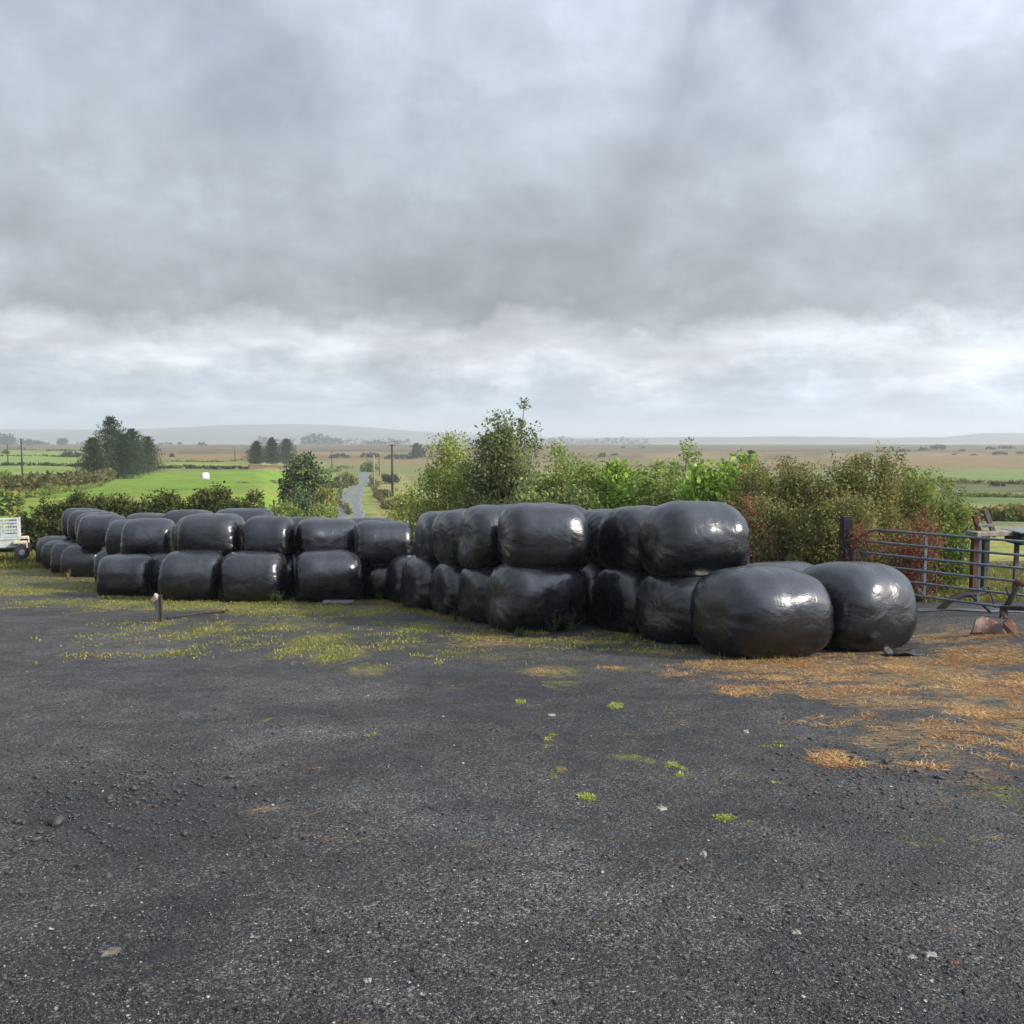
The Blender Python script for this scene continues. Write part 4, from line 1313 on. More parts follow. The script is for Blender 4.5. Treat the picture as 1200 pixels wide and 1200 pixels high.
fb = [
    (8, 603, 10, 28, 'large dark bush at the left edge of the photo, above the trailer', 'hawthorn_green'), (2, 571, 12, 16, 'olive bush cut by the left edge beside the rough bank', 'hawthorn_green'),
    (5, 518, 12, 12, 'grey green trees at the left edge below the skyline', None), (33, 514, 8, 7, 'dark tree clump left of the small round one on the skyline', None), (45, 514, 6, 5, 'smaller dark tree clump beside the skyline one', None),
    (73, 514, 5, 8, 'small round dark tree on the left skyline', None), (102, 516, 12, 4, 'low dark thicket on the skyline before the conifers', None), (52, 518, 6, 3, 'low bush on the brown bank at left', None),
    (84, 536, 11, 7, 'dark rounded bush in the green fields left of the conifers', None), (7, 532, 4, 5, 'small bush at the foot of the far left pole', None), (35, 522, 3, 2, 'tiny bush on the brown strip at left', None),
    (193, 519, 10, 3, 'low dark thicket just right of the conifer clump', None), (211, 520, 3, 3, 'tiny dark bush on the bog right of the thicket', None), (237, 522, 5, 4, 'small dark bush on the brown bog above the white bale', None),
    (202, 536, 3, 4, 'small round bush at the edge of the brown bog', None), (320, 566, 6, 4, 'small brownish bush in the bright green field', 'hawthorn'), (283, 567, 9, 3, 'low brown bush line in the bright green field', 'hawthorn'),
    (398, 537, 12, 6, 'dark flat bush beyond the bend of the lane', None), (434, 536, 11, 6, 'dark flat bush left of the tall pole', None), (432, 553, 10, 12, 'rounded olive bush at the end of the visible lane', 'hawthorn_green'),
    (457, 565, 10, 10, 'dark bush behind the tall pole', None), (470, 538, 22, 6, 'long dark thicket right of the tall pole', None), (489, 536, 6, 14, 'small dark conifer like tree near the willow', 'conifer'),
    (405, 569, 12, 15, 'heathery bush on the left verge of the lane', 'hawthorn'), (397, 573, 10, 10, 'brown bush on the left verge of the lane', 'bracken'), (380, 555, 14, 6, 'low green bush row left of the lane', 'hawthorn_green'), (400, 549, 16, 4, 'brown hedge bush across the field left of the lane', 'hawthorn'),
    (449, 583, 9, 10, 'rushy bush on the right verge of the lane', 'bracken'), (470, 592, 16, 10, 'pale rushy bush near the willow', 'bracken'), (440, 570, 8, 8, 'grey scrub beside the lane', 'hawthorn'),
    (705, 536, 4, 5, 'tiny dark bush on the bog behind the middle hedge', None), (720, 534, 5, 3, 'low dark bush on the bog behind the middle hedge', None), (753, 525, 4, 2, 'faint dark bush far out on the bog', None), (730, 525, 3, 2, 'faint far bush left of another on the bog', None),
    (1100, 527, 9, 6, 'largest dark bush on the bog at right', None), (1082, 528, 7, 4, 'dark bush left of the largest one on the bog', None), (1058, 530, 8, 4, 'low bush on the bog behind the hedge top', None), (1127, 529, 4, 3, 'small bush right of the largest one on the bog', None),
    (1160, 527, 6, 4, 'bush on the bog near the right edge', None), (1180, 526, 10, 4, 'bush thicket on the bog at the right edge', None), (1172, 533, 9, 4, 'low bush thicket in front of the right edge one', None), (1196, 532, 5, 3, 'small bush at the very right edge of the bog', None),
    (1142, 534, 6, 2, 'flat dark bush on the brown bog at right', None), (1118, 533, 4, 2, 'tiny dark bush on the brown bog at right', None), (1168, 570, 9, 5, 'dark rush clump in the green field beyond the gate', None),
    (1190, 594, 22, 5, 'dark rushes at the right edge beyond the gate', 'hawthorn'), (1090, 574, 16, 4, 'dark rushes behind the hedge end', 'hawthorn'),
]
for i, (px, yb, hw, hh, lb, mk) in enumerate(fb):
    far_bush('bush' if hh < 9 else 'far_tree', px, yb, hw, hh, lb, 300 + i, mk or 'far_shrub', cl=70 if hh > 14 else None, per=60 if hh > 14 else 22)


def strip_hedge(name, pts, hh, label, seed, matk='far_shrub', n=160, per=16, group='low field hedges and rushy banks'):
    """a low hedge along a line on the land"""
    r = np.random.default_rng(seed)
    P = [on_ground(*p) for p in pts]
    d = np.mean([p[1] for p in P])
    h_ = hh * d / 1120
    t_ = r.uniform(0, len(P) - 1.001, n)
    i = t_.astype(int)
    fr_ = (t_ - i)[:, None]
    A = np.array(P)
    c = A[i] * (1 - fr_) + A[i + 1] * fr_
    c[:, 1] += r.normal(0, h_ * .5, n)
    c[:, 2] = gz(c[:, 0], c[:, 1]) + h_ * r.uniform(.1, .9, n) * (.5 + vnoise(c[:, 0] / h_ * .35, c[:, 1] * 0, seed))
    loc = A.mean(0)
    v, f = leaf_cloud(c, h_ * .28, per, h_ * .5, seed, .3, 1.6)
    o = mesh(name, v, f, M[matk], None, False, None, loc)
    return tag(o, label, 'hedge', group)


strip_hedge('field_hedge', [(0, 546), (50, 546), (100, 548)], 3.2, 'dark hedge line between the two green fields left of the conifers', 401)
strip_hedge('field_hedge', [(0, 534.5), (50, 534.5), (80, 536)], 1.4, 'thin dark hedge line high in the left green fields', 402)
strip_hedge('field_hedge', [(0, 527), (50, 528), (100, 529)], 1.6, 'thin dark hedge above the left green fields', 403)
strip_hedge('field_hedge', [(185, 549), (240, 549), (292, 550)], 2.6, 'dark hedge at the far side of the bright green field', 404, 'far_shrub', 220)
strip_hedge('field_hedge', [(200, 541), (260, 542), (345, 543)], 1.8, 'thin brown hedge above the pale green strip', 405, 'hawthorn', 200)
strip_hedge('field_hedge', [(340, 551), (370, 552), (400, 553)], 3.0, 'hedge from the brick wall to the lane', 406, 'hawthorn', 120)
strip_hedge('field_hedge', [(1060, 566), (1120, 566), (1200, 568), (1260, 568)], 4, 'dark rushy ditch line beyond the gate', 407, 'hawthorn', 240)
strip_hedge('field_hedge', [(1110, 583), (1160, 583), (1260, 584)], 4.5, 'second dark rushy ditch line beyond the gate', 408, 'hawthorn_green', 240)
strip_hedge('field_hedge', [(640, 546), (760, 548), (900, 549), (1060, 551)], 2.5, 'dark rush line at the near edge of the bog behind the hedge', 409, 'hawthorn', 400)
strip_hedge('field_hedge', [(110, 573), (180, 574.5), (240, 573)], .8, 'thin ditch line across the bright green field', 410, 'hawthorn', 160, 8)
strip_hedge('field_hedge', [(210, 566.5), (300, 567), (330, 566)], .8, 'upper thin ditch line across the bright green field', 411, 'hawthorn', 120, 8)
strip_hedge('bracken_bank', [(0, 581), (40, 577), (80, 572), (118, 566), (135, 560)], 10, 'brown bracken and rush bank running down to the conifers', 412, 'bracken', 420, 26)
strip_hedge('bracken_bank', [(0, 590), (40, 583), (80, 577), (120, 570)], 5, 'darker green foot of the bracken bank', 413, 'hawthorn_green', 260, 22)
strip_hedge('bracken_bank', [(410, 605), (396, 590), (398, 578), (404, 568)], 4, 'rough grass verge on the near side of the lane', 414, 'bracken', 120, 18)
strip_hedge('reed_bed', [(1120, 610), (1180, 611), (1260, 612)], 13, 'grey green reeds beyond the gate', 415, 'grass', 260, 36)
strip_hedge('bracken_bank', [(434, 560), (440, 578), (452, 596), (500, 600)], 5, 'rushy verge on the far side of the lane', 416, 'bracken', 160, 18)

# ------------------------------------------------------------------ lane
cl_ = [(413, 612, 26), (410, 600, 25), (408, 592, 24), (409, 586, 22), (413, 580, 18.5), (418, 574, 15), (422, 568, 12.5), (425, 562, 11), (425.5, 557, 9.5), (423.5, 554, 8)]
L_, W_ = [], []
tx = np.linspace(0, len(cl_) - 1, 60)
A = np.array(cl_)
rows = []
for q in tx:
    i = int(min(q, len(cl_) - 2))
    k_ = smooth01(q - i) * .5 + (q - i) * .5
    p = A[i] * (1 - k_) + A[i + 1] * k_
    g = on_ground(p[0], p[1])
    rows.append((g, 1.25 * p[2] * g[1] / 1120.0))
xs_ = np.convolve(np.pad([r_[0][0] for r_ in rows], 3, mode='edge'), np.ones(7) / 7, 'valid')
ys_ = np.array([r_[0][1] for r_ in rows])
V, Cc = [], []
cross = [(-.5, 0), (-.42, 1), (-.18, 1), (-.10, 2), (.10, 2), (.18, 1), (.42, 1), (.5, 0)]
for i in range(60):
    for s_, kk in cross:
        x_ = xs_[i] + s_ * rows[i][1]
        V.append((x_, ys_[i], float(gz(x_, ys_[i]) + land_swell(x_, ys_[i])) + .13))
        md = vnoise(i * .45, 2, 3)
        Cc.append([(.26, .26, .27), (.14, .143, .155), ((.17, .19, .08) if md > .42 else (.15, .152, .16))][kk])
ncs = len(cross)
ff = np.array([(i * ncs + j, i * ncs + j + 1, (i + 1) * ncs + j + 1, (i + 1) * ncs + j) for i in range(59) for j in range(ncs - 1)])
o = mesh('road', V, ff, M['lane'], None, True, {'cover': np.array(Cc)})
tag(o, 'narrow lane with a grass strip winding down to the bog', None, None, 'structure')

# ------------------------------------------------------------------ poles and posts
def pole(px, ybase, ytop, label, wpx=1.0, matk='pole_wood', arm=False, name='utility_pole', cat='pole', group='poles and posts across the fields', d=None, lean=0.0):
    g = on_ground(px, ybase) if d is None else G(px, d)
    d = g[1]
    h = at(px, ytop, d)[2] - g[2]
    r = wpx * d / 1120 / 2
    root = empty(name, g, label, cat, group)
    MB().tube([(0, 0, -.3), (lean * h * .5, 0, h * .5), (lean * h, 0, h)], [r * 1.15, r, r * .85], 8).build('shaft', M[matk], root, True)
    MB().tube([(lean * h, 0, h), (lean * h, 0, h + r * .5)], [r * .9, r * .4], 8).build('cap', M['dark_iron'], root)
    if arm:
        MB().tube([(-r * 4, 0, h * .985), (r * 4, 0, h * .985)], r * .35, 6).build('crossarm', M['dark_iron'], root)
        m_ = MB()
        for s_ in (-3.5, 3.5):
            m_.tube([(s_ * r, 0, h * .985), (s_ * r, 0, h * 1.01)], r * .5, 6)
        m_.build('insulators', M['alu'], root)
    return root


pole(460, 582, 521, 'tall dark utility pole on the verge right of the lane', 2.6, arm=True)
pole(438.5, 576, 533, 'pale slim pole between the lane and the tall dark pole', 1.8, 'pale_wood')
pole(444.5, 556, 533, 'faint pole behind the pale slim one', 1.0)
pole(389, 551, 529, 'slim far pole left of the lane', 1.0)
pole(275.5, 541, 524, 'tiny far pole on the brown bog left of the conifers', .9)
pole(26.5, 561, 514, 'dark utility pole in the left fields, in front of the green strips', 1.8, arm=True)
pole(9.5, 545, 521, 'farther utility pole at the left edge', 1.2)
FP = 'fence posts beside the lane'
for i, (px, yb, yt, wd, lb, mk) in enumerate([(322, 606, 586, 2.5, 'dark fence post left of the pine', 'pole_wood'), (346, 604, 586, 2.5, 'pale fence post under the pine', 'pale_wood'), (367.5, 602, 584, 2.5, 'pale fence post right of the pine trunk', 'pale_wood'),
                                              (364, 606, 590, 2.5, 'leaning dark fence post under the pine', 'pole_wood'), (382, 598, 578, 2.2, 'grey fence post by the brown bush', 'grey_wood'), (399, 572, 560, 1.6, 'pale post on the lane verge', 'pale_wood')]):
    pole(px, yb, yt, lb, wd, mk, name='fence_post', cat='post', group=FP, lean=.05 * ((i % 3) - 1))
for i, px in enumerate([245, 258, 271, 284]):
    pole(px, 551, 546.5, ['first', 'second', 'third', 'fourth'][i] + ' small post of the far fence, counted from the white bale', .7, 'grey_wood', name='fence_post', cat='post', group='posts of the far field fence')

# brick wall by the three conifers
a_, b_ = on_ground(292, 550), on_ground(341, 549.5)
d_ = a_[1]
hh_ = 5.0 * d_ / 1120
root = empty('garden_wall', (a_ + b_) / 2, 'long low reddish wall in front of the three conifers', 'wall')
c0 = (a_ + b_) / 2
MB().beam(a_ - c0 + np.array([0, 0, hh_ / 2]), b_ - c0 + np.array([0, 0, hh_ / 2]), .3, hh_, .02).build('wall_face', M['brick'], root)
MB().beam(a_ - c0 + np.array([0, 0, hh_ + .05]), b_ - c0 + np.array([0, 0, hh_ + .05]), .4, .09, .02).build('coping', M['pole_wood'], root)

# ------------------------------------------------------------------ gate and its post
gt = 1.67
A0 = np.array([6.08, 16.85])
dirg = np.array([.66, -.751])
root = empty('field_gate', (A0[0], A0[1], float(gz(*A0))), 'blue grey tubular steel field gate at the right of the bales', 'gate')
z_top = EYE[2] - gt - float(gz(*A0))


def gp(s, dz_):
    return (dirg[0] * s, dirg[1] * s, z_top - dz_)


rails = [0.0, .24, .42, .60, .80, 1.02, 1.06]
rails = [0.0, .215, .42, .63, .84, 1.06]
for i, dz_ in enumerate(rails):
    s0 = .26 if i == 0 else (.06 if i == 1 else .0)
    m_ = MB()
    pts = [gp(s0, dz_ + (.05 if i == 0 else 0)), gp(s0 + .12, dz_), gp(1.9, dz_ + .004), gp(3.75, dz_)]
    m_.tube(pts, .021, 10)
    m_.build('rail', M['gate_steel'], root, True)
m_ = MB()
m_.tube([gp(.26, .05), gp(.10, .14), gp(.02, .26), gp(0, .42)], .018, 8)
m_.build('curved_end', M['gate_steel'], root, True)
for s_, a0, b0 in ((0, .42, 1.06), (1.28, .02, 1.04), (2.16, .02, 1.04), (3.0, .02, 1.04), (3.74, 0, 1.06)):
    MB().beam(gp(s_, a0), gp(s_, b0), .045, .012, .003).build('upright', M['galv'] if s_ == 1.28 else M['gate_steel'], root)

MB_ = MB()
pz = G(992, 17.0)
root = empty('gate_post', pz, 'thick black timber post standing in the hedge left of the gate', 'post')
hp = at(992, 607, 17.0)[2] - pz[2]
MB().box((0, 0, hp / 2 - .1), (.20, .20, hp + .2), None, .02).build('shaft', M['dark_timber'], root)
MB().box((0, 0, hp + .015), (.17, .17, .03), None, .012).build('cap', M['dark_timber'], root)
MB().tube([(.10, -.135, hp * .35), (.16, -.16, hp * .35)], .02, 8).tube([(.16, -.16, hp * .3), (.16, -.16, hp * .42)], .014, 8).build('hinge_pin', M['dark_iron'], root)

# wet concrete strip behind the gate
p1, p2 = on_ground(1072, 716), on_ground(1230, 724)
V = []
for i in range(21):
    for j in range(5):
        x_ = p1[0] + (10.5 - p1[0]) * i / 20
        y_ = p1[1] + (p2[1] - p1[1]) * i / 20 + (j - 2) * (.10 + .03 * math.sin(i * 1.7)) + .05 * math.sin(i)
        V.append((x_, y_, float(yard_z(x_, y_)) + .012))
ff = np.array([(i * 5 + j, (i + 1) * 5 + j, (i + 1) * 5 + j + 1, i * 5 + j + 1) for i in range(20) for j in range(4)])
o = mesh('path', V, ff, worn('wet_concrete', (0.09, 0.10, 0.115), (0.15, 0.165, 0.18), 0.45, 4), None, True)
tag(o, 'pale wet track strip behind the gate', None, None, 'structure')

# ------------------------------------------------------------------ rusty plough behind and under the gate
gz0 = lambda x, y: float(yard_z(x, y))
c = on_ground(1145, 742)
root = empty('plough', c, 'old rusty horse plough with curved beam lying behind the gate', 'plough')


def W(px, py, d):
    return at(px, py, d) - c


d1 = 15.6
MB().tube([W(1093, 722, d1), W(1105, 711, d1), W(1117, 701, d1), W(1130, 697, d1), W(1147, 696, d1), W(1158, 693, d1)], [.045, .055, .055, .05, .045, .04], 8).build('beam', M['dark_iron'], root, True)
MB().tube([W(1122, 698, d1), W(1140, 692, d1), W(1158, 688, d1), W(1163, 701, d1 - .1), W(1166, 712, d1 - .2)], .018, 6).build('drag_bar', M['dark_iron'], root, True)
MB().tube([W(1136, 697, d1), W(1147, 705, d1 - .3), W(1160, 717, d1 - .6), W(1171, 728, d1 - .9)], .020, 6).build('stay', M['dark_iron'], root, True)
# mouldboard: wedge low on the ground at the left
gl = float(yard_z(*at(1095, 728, d1)[:2]))
wv = [W(1066, 727, d1), W(1072, 714, d1 + .2), W(1098, 716, d1 + .2), W(1118, 730, d1 - .1), W(1112, 733, d1 - .2), W(1070, 733, d1 - .1),
      W(1066, 724, d1 + .35), W(1072, 713, d1 + .5), W(1098, 714.5, d1 + .5), W(1114, 728, d1 + .4), W(1110, 731, d1 + .4), W(1070, 731, d1 + .4)]
wf = [(0, 1, 2, 3, 4, 5), (11, 10, 9, 8, 7, 6), (0, 6, 7, 1), (1, 7, 8, 2), (2, 8, 9, 3), (3, 9, 10, 4), (4, 10, 11, 5), (5, 11, 6, 0)]
mesh('mouldboard', wv, wf, M['dark_iron'], root)
# right hand levers
d2 = 14.4
MB().tube([W(1179, 712, d2), W(1184, 703, d2), W(1190, 692, d2), W(1196, 684, d2)], [.05, .045, .035, .04], 8).build('lever', M['dark_iron'], root, True)
MB().tube([W(1179, 688, d2), W(1183, 700, d2), W(1181, 709, d2)], .018, 6).build('rod', M['dark_iron'], root, True)
MB().beam(W(1173, 712, d2), W(1206, 713, d2 - .3), .12, .07, .01).build('crossbar', M['dark_iron'], root)
MB().tube([W(1190, 683, d2), W(1206, 685, d2)], .05, 8).build('hub', M['rust'], root, True)
MB().tube([W(1176, 716, d2), W(1177, 728, d2 - .3)], .06, 8).build('leg', M['dark_iron'], root, True)
# dished share
c2 = on_ground(1165, 744)
root2 = empty('rusty_share', c2, 'reddish rusty curved ploughshare plate with orange patch at the foot of the gate', 'scrap metal')
V, nu_, nv_ = [], 14, 8
for j in range(nv_):
    for i in range(nu_):
        a = i / (nu_ - 1)
        b0 = j / (nv_ - 1)
        x_ = -.30 + .42 * a + .10 * b0 * (1 - a)
        z_ = (.23 - .05 * abs(a - .4) * 2) * b0 * (1 - .12 * a)
        y_ = .10 * math.sin(a * math.pi) - .16 * (1 - b0) * (a - .2) + .10 * b0 ** 2
        V.append((x_, y_, z_))
ff = [(j * nu_ + i, j * nu_ + i + 1, (j + 1) * nu_ + i + 1, (j + 1) * nu_ + i) for j in range(nv_ - 1) for i in range(nu_ - 1)]
o = mesh('plate', V, ff, M['orange_rust'], root2, True)
sm = o.modifiers.new('thick', 'SOLIDIFY')
sm.thickness = .018
V2 = [(.14, -.05, -.01), (.26, -.10, .0), (.30, -.02, .08), (.27, .05, .19), (.20, .03, .22), (.12, .0, .16)]
V2 = V2 + [(p[0] + .01, p[1] + .05, p[2]) for p in V2]
mesh('point', V2, [(0, 1, 2, 3, 4, 5), (11, 10, 9, 8, 7, 6), (0, 6, 7, 1), (1, 7, 8, 2), (2, 8, 9, 3), (3, 9, 10, 4), (4, 10, 11, 5), (5, 11, 6, 0)], M['rust'], root2)

# timber rack beyond the gate
d3 = 18.2
c3 = G(1155, d3)
root = empty('timber_rack', c3, 'rough rack of brown posts and a plank beyond the gate', 'rack')


def R3(px, py, d=d3):
    return at(px, py, d) - c3


MB().beam(R3(1142, 604), R3(1148, 626), .07, .09, .01).build('rail', M['rust'], root)
MB().beam(R3(1154, 597), R3(1166, 629), .07, .09, .01).build('rail', M['grey_wood'], root)
MB().beam(R3(1146, 615.5, d3 - .05), R3(1163, 616, d3 - .05), .05, .06, .01).build('rung', M['pale_wood'], root)
MB().beam(R3(1138, 625.5, d3 - .1), R3(1187, 624, d3 + .1), .35, .09, .01).build('plank', M['pale_wood'], root)
zb = float(gz(c3[0], d3)) - c3[2]
for px_, mk in ((1142.5, 'red_iron'), (1155.5, 'grey_wood')):
    q = R3(px_, 628)
    MB().beam((q[0], q[1], q[2]), (q[0], q[1], zb - .15), .10, .14, .01).build('leg', M[mk], root)
MB().beam(R3(1184, 634), R3(1184, 626), .05, .05).build('leg', M['grey_wood'], root)
c4 = G(1200, d3)
root = empty('water_trough', c4, 'grey flat topped trough on legs beside the timber rack at the right edge', 'trough')


def R4(px, py, d=d3):
    return at(px, py, d) - c4


q0, q1 = R4(1186, 626), R4(1232, 626)
MB().beam(q0 + np.array([0, 0, -.07]), q1 + np.array([0, 0, -.07]), .6, .22, .02).build('tank', M['dark_timber'], root)
MB().beam(q0 + np.array([-.04, 0, .06]), q1 + np.array([.04, 0, .06]), .68, .035, .01).build('lid', M['galv'], root)
for q in (q0 + np.array([.1, 0, 0]), q1 - np.array([.1, 0, 0])):
    MB().beam((q[0], q[1], q[2] - .18), (q[0], q[1], float(gz(c4[0], d3)) - c4[2] - .1), .07, .07).build('leg', M['grey_wood'], root)

# ------------------------------------------------------------------ stake, iron bar, board
g = on_ground(187, 728)
root = empty('stake', g, 'short weathered wooden stake with a pale rag tied on its top', 'stake')
d_ = g[1]
k_ = d_ / 1120
hs = 30 * k_
MB().beam((0, 0, -.1), (-.01, 0, hs), .09, .12, .01).build('shaft', M['grey_wood'], root)
MB().tube([(.055, -.06, -.05), (.055, -.05, hs * 1.08)], .022, 7).build('iron_pin', M['dark_iron'], root)
v, f = [], []
nu_, nv_ = 12, 8
for j in range(nv_):
    for i in range(nu_):
        a = 2 * math.pi * i / nu_
        b0 = math.pi * (j / (nv_ - 1) - .5)
        rr0 = .06 * (1 + .25 * math.sin(3 * a + j) + .15 * math.sin(5 * a))
        v.append((-.055 + rr0 * 1.1 * math.cos(a) * math.cos(b0), -.03 + rr0 * math.sin(a) * math.cos(b0), hs * (.97) + .07 * math.sin(b0) - .06 * max(0, -math.cos(a))))
f = [(j * nu_ + i, j * nu_ + (i + 1) % nu_, (j + 1) * nu_ + (i + 1) % nu_, (j + 1) * nu_ + i) for j in range(nv_ - 1) for i in range(nu_)]
mesh('rag', np.array(v), f, M['rag'], root, True)
g1, g2 = on_ground(196, 726), on_ground(264, 718)
for q in (g1, g2):
    q[2] = float(yard_z(q[0], q[1])) + .035
o = MB().tube([g1, (g1 + g2) / 2 + np.array([0, 0, .012]), g2], .022, 8).tube([g2 + np.array([0, -.09, 0]), g2 + np.array([0, .09, 0.0])], .025, 8).build('iron_bar', M['dark_iron'], None, True)
tag(o, 'long thin rusty iron bar lying on the weeds beside the stake', 'iron bar')
g1, g2 = on_ground(378, 708), on_ground(414, 708)
zz_ = max(float(yard_z(g1[0], g1[1])), float(yard_z(g2[0], g2[1]))) + .04
g1[2] = g2[2] = zz_
o = MB().beam(g1, g2, .30, .05, .008).build('board', M['grey_wood'])
tag(o, 'pale weathered board lying at the foot of the rounded front bale', 'board')

# a ragged line of grass where the bales meet the ground
ln = [on_ground(*q) for q in ((60, 664), (95, 682), (120, 700), (170, 703), (190, 706), (260, 708), (300, 709), (340, 708), (386, 709), (430, 706), (450, 706), (480, 716), (520, 725), (550, 734), (585, 742), (628, 745), (690, 745), (735, 748), (780, 758), (815, 768), (892, 776), (960, 774), (1010, 772), (1070, 762))]
ln = np.array(ln)
q = RNG.uniform(0, len(ln) - 1.001, 16000)
i_ = q.astype(int)
p_ = ln[i_] * (1 - (q - i_)[:, None]) + ln[i_ + 1] * (q - i_)[:, None]
p_[:, 0] += RNG.normal(0, .12, len(p_))
p_[:, 1] += RNG.normal(.12, .13, len(p_))
kp = RNG.random(len(p_)) < np.clip((fbm(p_[:, 0] * 1.3, p_[:, 1] * 1.3, 4, 93, .7) - .42) * 4, .02, 1) * np.where(p_[:, 0] > 1.8, .22, .8)
p_ = p_[kp]
p_[:, 2] = yard_z(p_[:, 0], p_[:, 1])
blades('foot_grass', p_, .06, .006, .7, M['grass'], 'ragged grass and weeds along the foot of the black bales', 'grass')

# weeds at the foot of the bales
def weed(px, py, h, label, seed, matk='dark_weed'):
    g = on_ground(px, py)
    g[2] = float(yard_z(g[0], g[1]))
    r = np.random.default_rng(seed)
    root = empty('weed', g, label, 'weed', 'leafy weeds at the foot of the bales')
    m_ = MB()
    cs = []
    for k_ in range(6):
        tp = np.array([r.normal(0, .28) * h, r.normal(0, .15) * h, h * r.uniform(.6, 1.05)])
        m_.tube([(r.normal(0, .02), r.normal(0, .02), -.02), tp * np.array([.4, .4, .55]), tp], [.005, .004, .002], 4)
        for q in np.linspace(.25, 1, 8):
            cs.append(tp * np.array([q, q, q]))
    m_.build('stem', M['twig'], root)
    v, f = leaf_cloud(np.array(cs), .02, 3, .038, seed, .5, 3.0)
    mesh('leaves', v, f, M[matk], root)


for i, (px, py, h, lb) in enumerate([(650, 742, .36, 'leafy dark weed before the broad middle bale, the left one of a pair'), (668, 743, .38, 'leafy dark weed before the broad middle bale, the right one of a pair'), (535, 728, .22, 'small green weed at the foot of the narrow wrinkled bale'),
                                     (742, 745, .14, 'tiny weed at the corner of the third ground bale'), (610, 745, .12, 'tiny weed under the left edge of the broad middle bale'), (258, 705, .35, 'spindly weed between the stake bale and its neighbour'),
                                     (318, 708, .30, 'spindly weed under the square shouldered bale'), (80, 681, .35, 'dry weed at the foot of the front far left bale'), (326, 709, .26, 'second spindly weed under the square shouldered bale'),
                                     (520, 722, .15, 'small weed left of the narrow wrinkled bale'), (445, 704, .2, 'small weed in front of the flat set back bale')]):
    weed(px, py, h, lb, 700 + i, 'dark_weed' if i != 7 else 'straw')

# ------------------------------------------------------------------ trailer at the left edge
td = 32.5
c5 = G(0, td)
root = empty('livestock_trailer', c5, 'small white mesh sided farm trailer parked at the left edge of the yard', 'trailer', None, math.radians(25))


def T(px, py, d=td):
    return at(px, py, d) - c5


s_ = td / 1120
x1 = T(19.5, 640)[0]
x0 = x1 - 3.0
zt, zm, zl = T(10, 612)[2], T(10, 632)[2], T(10, 646.5)[2]
wdt = 1.5
MB().box(((x0 + x1) / 2, wdt / 2, (zm + zl) / 2 + .05), (x1 - x0, wdt, (zm - zl) * .72), None, .03).build('body', M['alu'], root)
MB().box(((x0 + x1) / 2, wdt / 2, zm + .0), (x1 - x0 + .08, wdt + .06, .06), None, .015).build('bed_rim', M['alu'], root)
for y_ in (0, wdt):
    m_ = MB()
    for z_ in (zt, zm + .10, (zt + zm) / 2 + .05):
        m_.beam((x0, y_, z_), (x1, y_, z_), .03, .05 if z_ != zt else .06)
    for x_ in np.arange(x0, x1 + .01, .5):
        m_.beam((x_, y_, zm), (x_, y_, zt), .045, .045)
    for x_ in np.arange(x0, x1, .0833):
        m_.tube([(x_, y_, zm + .1), (x_, y_, zt)], .006, 4)
    for z_ in np.arange(zm + .14, zt, .08):
        m_.tube([(x0, y_, z_), (x1, y_, z_)], .006, 4)
    m_.build('mesh_side', M['alu'], root)
m_ = MB()
for x_ in (x1,):
    m_.beam((x_, 0, zm), (x_, 0, zt + .12), .06, .06).beam((x_, wdt, zm), (x_, wdt, zt + .05), .06, .06).beam((x_, 0, zt), (x_, wdt, zt), .05, .05)
    for y_ in np.arange(.12, wdt, .12):
        m_.tube([(x_, y_, zm), (x_, y_, zt)], .007, 4)
m_.build('tailgate', M['alu'], root)
zw = T(22, 656)[2]
rw = .24
for y_ in (-.10, wdt + .10):
    wh = MB().tube([(x1 + .10, y_ - .09, zw + rw), (x1 + .10, y_ + .09, zw + rw)], rw, 20).build('wheel', M['rubber'], root, False)
    MB().tube([(x1 + .10, y_ - .10, zw + rw), (x1 + .10, y_ + .10, zw + rw)], rw * .42, 14).build('rim', M['galv'], wh)
    m_ = MB()
    m_.box((x1 + .05, y_, zw + rw * 2 + .10), (.44, .24, .10), None, .03).box((x1 + .26, y_, zw + rw * 1.75 + .06), (.05, .24, .18), None, .01)
    m_.build('mudguard', M['mudguard'], root)
MB().beam((x0 + .2, wdt / 2, zl - .05), (x0 - 1.1, wdt / 2, zl - .08), .08, .08).build('drawbar', M['galv'], root)
MB().beam((x1 - 1.7, wdt / 2, zl - .02), (x1 + .1, wdt / 2, zl - .06), .6, .05).build('chassis', M['dark_iron'], root)

# ------------------------------------------------------------------ hills, distant woods, air
def hills(name, prof, d, depth, label):
    prof = np.array(prof, float)
    pxs = np.linspace(prof[0, 0], prof[-1, 0], 400)
    ys = np.interp(pxs, prof[:, 0], prof[:, 1])
    ys = np.convolve(np.pad(ys, 8, mode='edge'), np.ones(17) / 17, 'valid')
    k = np.linspace(0, 1, 16)
    V = []
    for kk in k:
        y_ = d - depth * (1 - kk)
        s = smooth01(kk)
        for px, py in zip(pxs, ys):
            ztop = EYE[2] + (508 - py) / 1120 * d
            z = -33 + (ztop + 33) * s + (fbm(px * .02, kk * 5, 3, 91) - .5) * 5 * s * (1 - s) * 4
            V.append(((px - 600) / 1116 * d * (.97 + .03 * kk) + 0, y_, float(z)))
    for px, py in zip(pxs, ys):
        V.append(((px - 600) / 1116 * d, d + depth, -33.))
    n_ = 400
    ff = np.array([(j * n_ + i, j * n_ + i + 1, (j + 1) * n_ + i + 1, (j + 1) * n_ + i) for j in range(len(k)) for i in range(n_ - 1)])
    o = mesh(name, V, ff, M['hill'], None, True)
    return tag(o, label, None, None, 'structure')


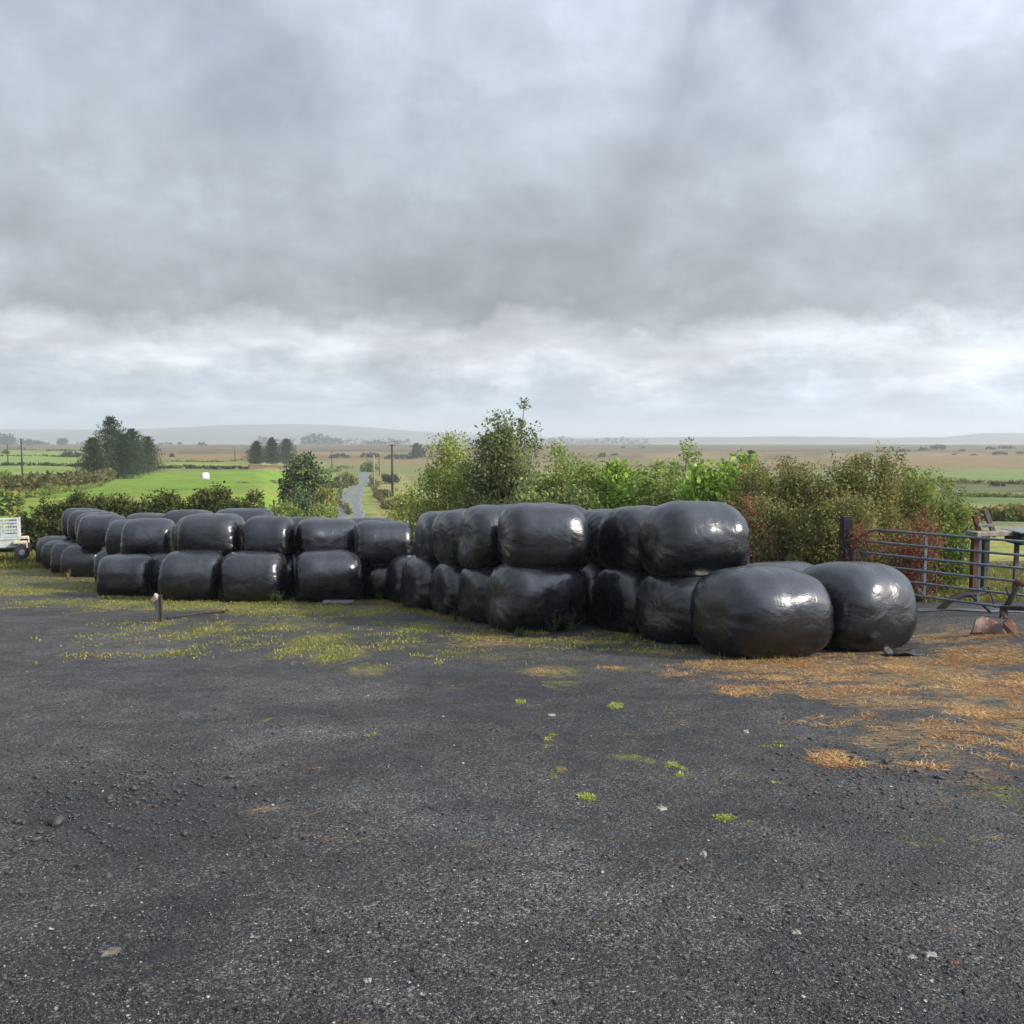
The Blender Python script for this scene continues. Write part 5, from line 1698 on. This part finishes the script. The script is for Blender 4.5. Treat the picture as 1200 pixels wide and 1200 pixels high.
hills('far_hill', [(-500, 512), (-200, 506), (0, 503), (120, 503.5), (200, 502), (290, 497), (400, 497), (450, 503), (540, 508), (620, 513), (760, 515), (900, 516), (1700, 516)], 4700, 1300, 'long low hazy hill on the left horizon')
tr = []
r = np.random.default_rng(4)
pxs = np.linspace(500, 1700, 260)
yb = np.interp(pxs, [500, 620, 700, 800, 960, 1050, 1110, 1140, 1220, 1700], [520, 515, 513, 511.5, 511.5, 513, 512, 507.5, 507, 505]) + (fbm(pxs * .05, pxs * 0, 4, 7) - .5) * 4
hills('wooded_ridge', list(zip(pxs, yb)), 3600, 700, 'low wooded hazy ridge on the right horizon')

# distant woods on the flat
def far_wood(px0, px1, d, ytop, label, seed, n=200):
    r = np.random.default_rng(seed)
    x0_, x1_ = (px0 - 600) / 1116 * d, (px1 - 600) / 1116 * d
    zb = float(gz(0, d))
    zt_ = EYE[2] + (508 - ytop) / 1120 * d
    xx = r.uniform(x0_, x1_, n)
    env = .35 + .65 * fbm(xx / (zt_ - zb) * .55, xx * 0, 3, seed) / .7
    zz_ = zb + (zt_ - zb) * r.uniform(.05, 1, n) * env
    c = np.stack([xx, d + r.normal(0, 12, n), zz_], -1)
    v, f = leaf_cloud(c, (zt_ - zb) * .06, 26, (zt_ - zb) * .10, seed, .2, 1.4)
    o = mesh('woodland', v, f, M['far_shrub'])
    return tag(o, label, 'woodland', None, 'stuff')


far_wood(356, 400, 1650, 509, 'misty wood right of the three conifers on the horizon', 801)
far_wood(305, 345, 1900, 511, 'misty wood behind the three conifers on the horizon', 802, 120)
far_wood(400, 480, 2000, 513.5, 'thin misty line of trees behind the tall pole', 803, 200)
far_wood(430, 470, 1350, 516, 'low dark wood on the edge of the bog behind the pole', 804, 160)
far_wood(635, 760, 2300, 513, 'thin misty tree line above the middle hedge', 805, 320)
far_wood(525, 580, 1500, 515, 'low dark wood on the bog edge behind the willow', 806, 160)

hz, t, b = mat('haze_air', (1, 1, 1))
t.n.remove(b)
pv = t.node('ShaderNodeVolumePrincipled')
pv.inputs['Color'].default_value = (.87, .91, 1.0, 1)
pv.inputs['Density'].default_value = 0.00032
pv.inputs['Anisotropy'].default_value = 0.2
t.l.new(pv.outputs[0], t.n['Material Output'].inputs['Volume'])
o = MB().box((0, 0, 14), (30000, 30000, 100)).build('haze', hz)
tag(o, 'thin pale air over the bog', 'haze', None, 'stuff')
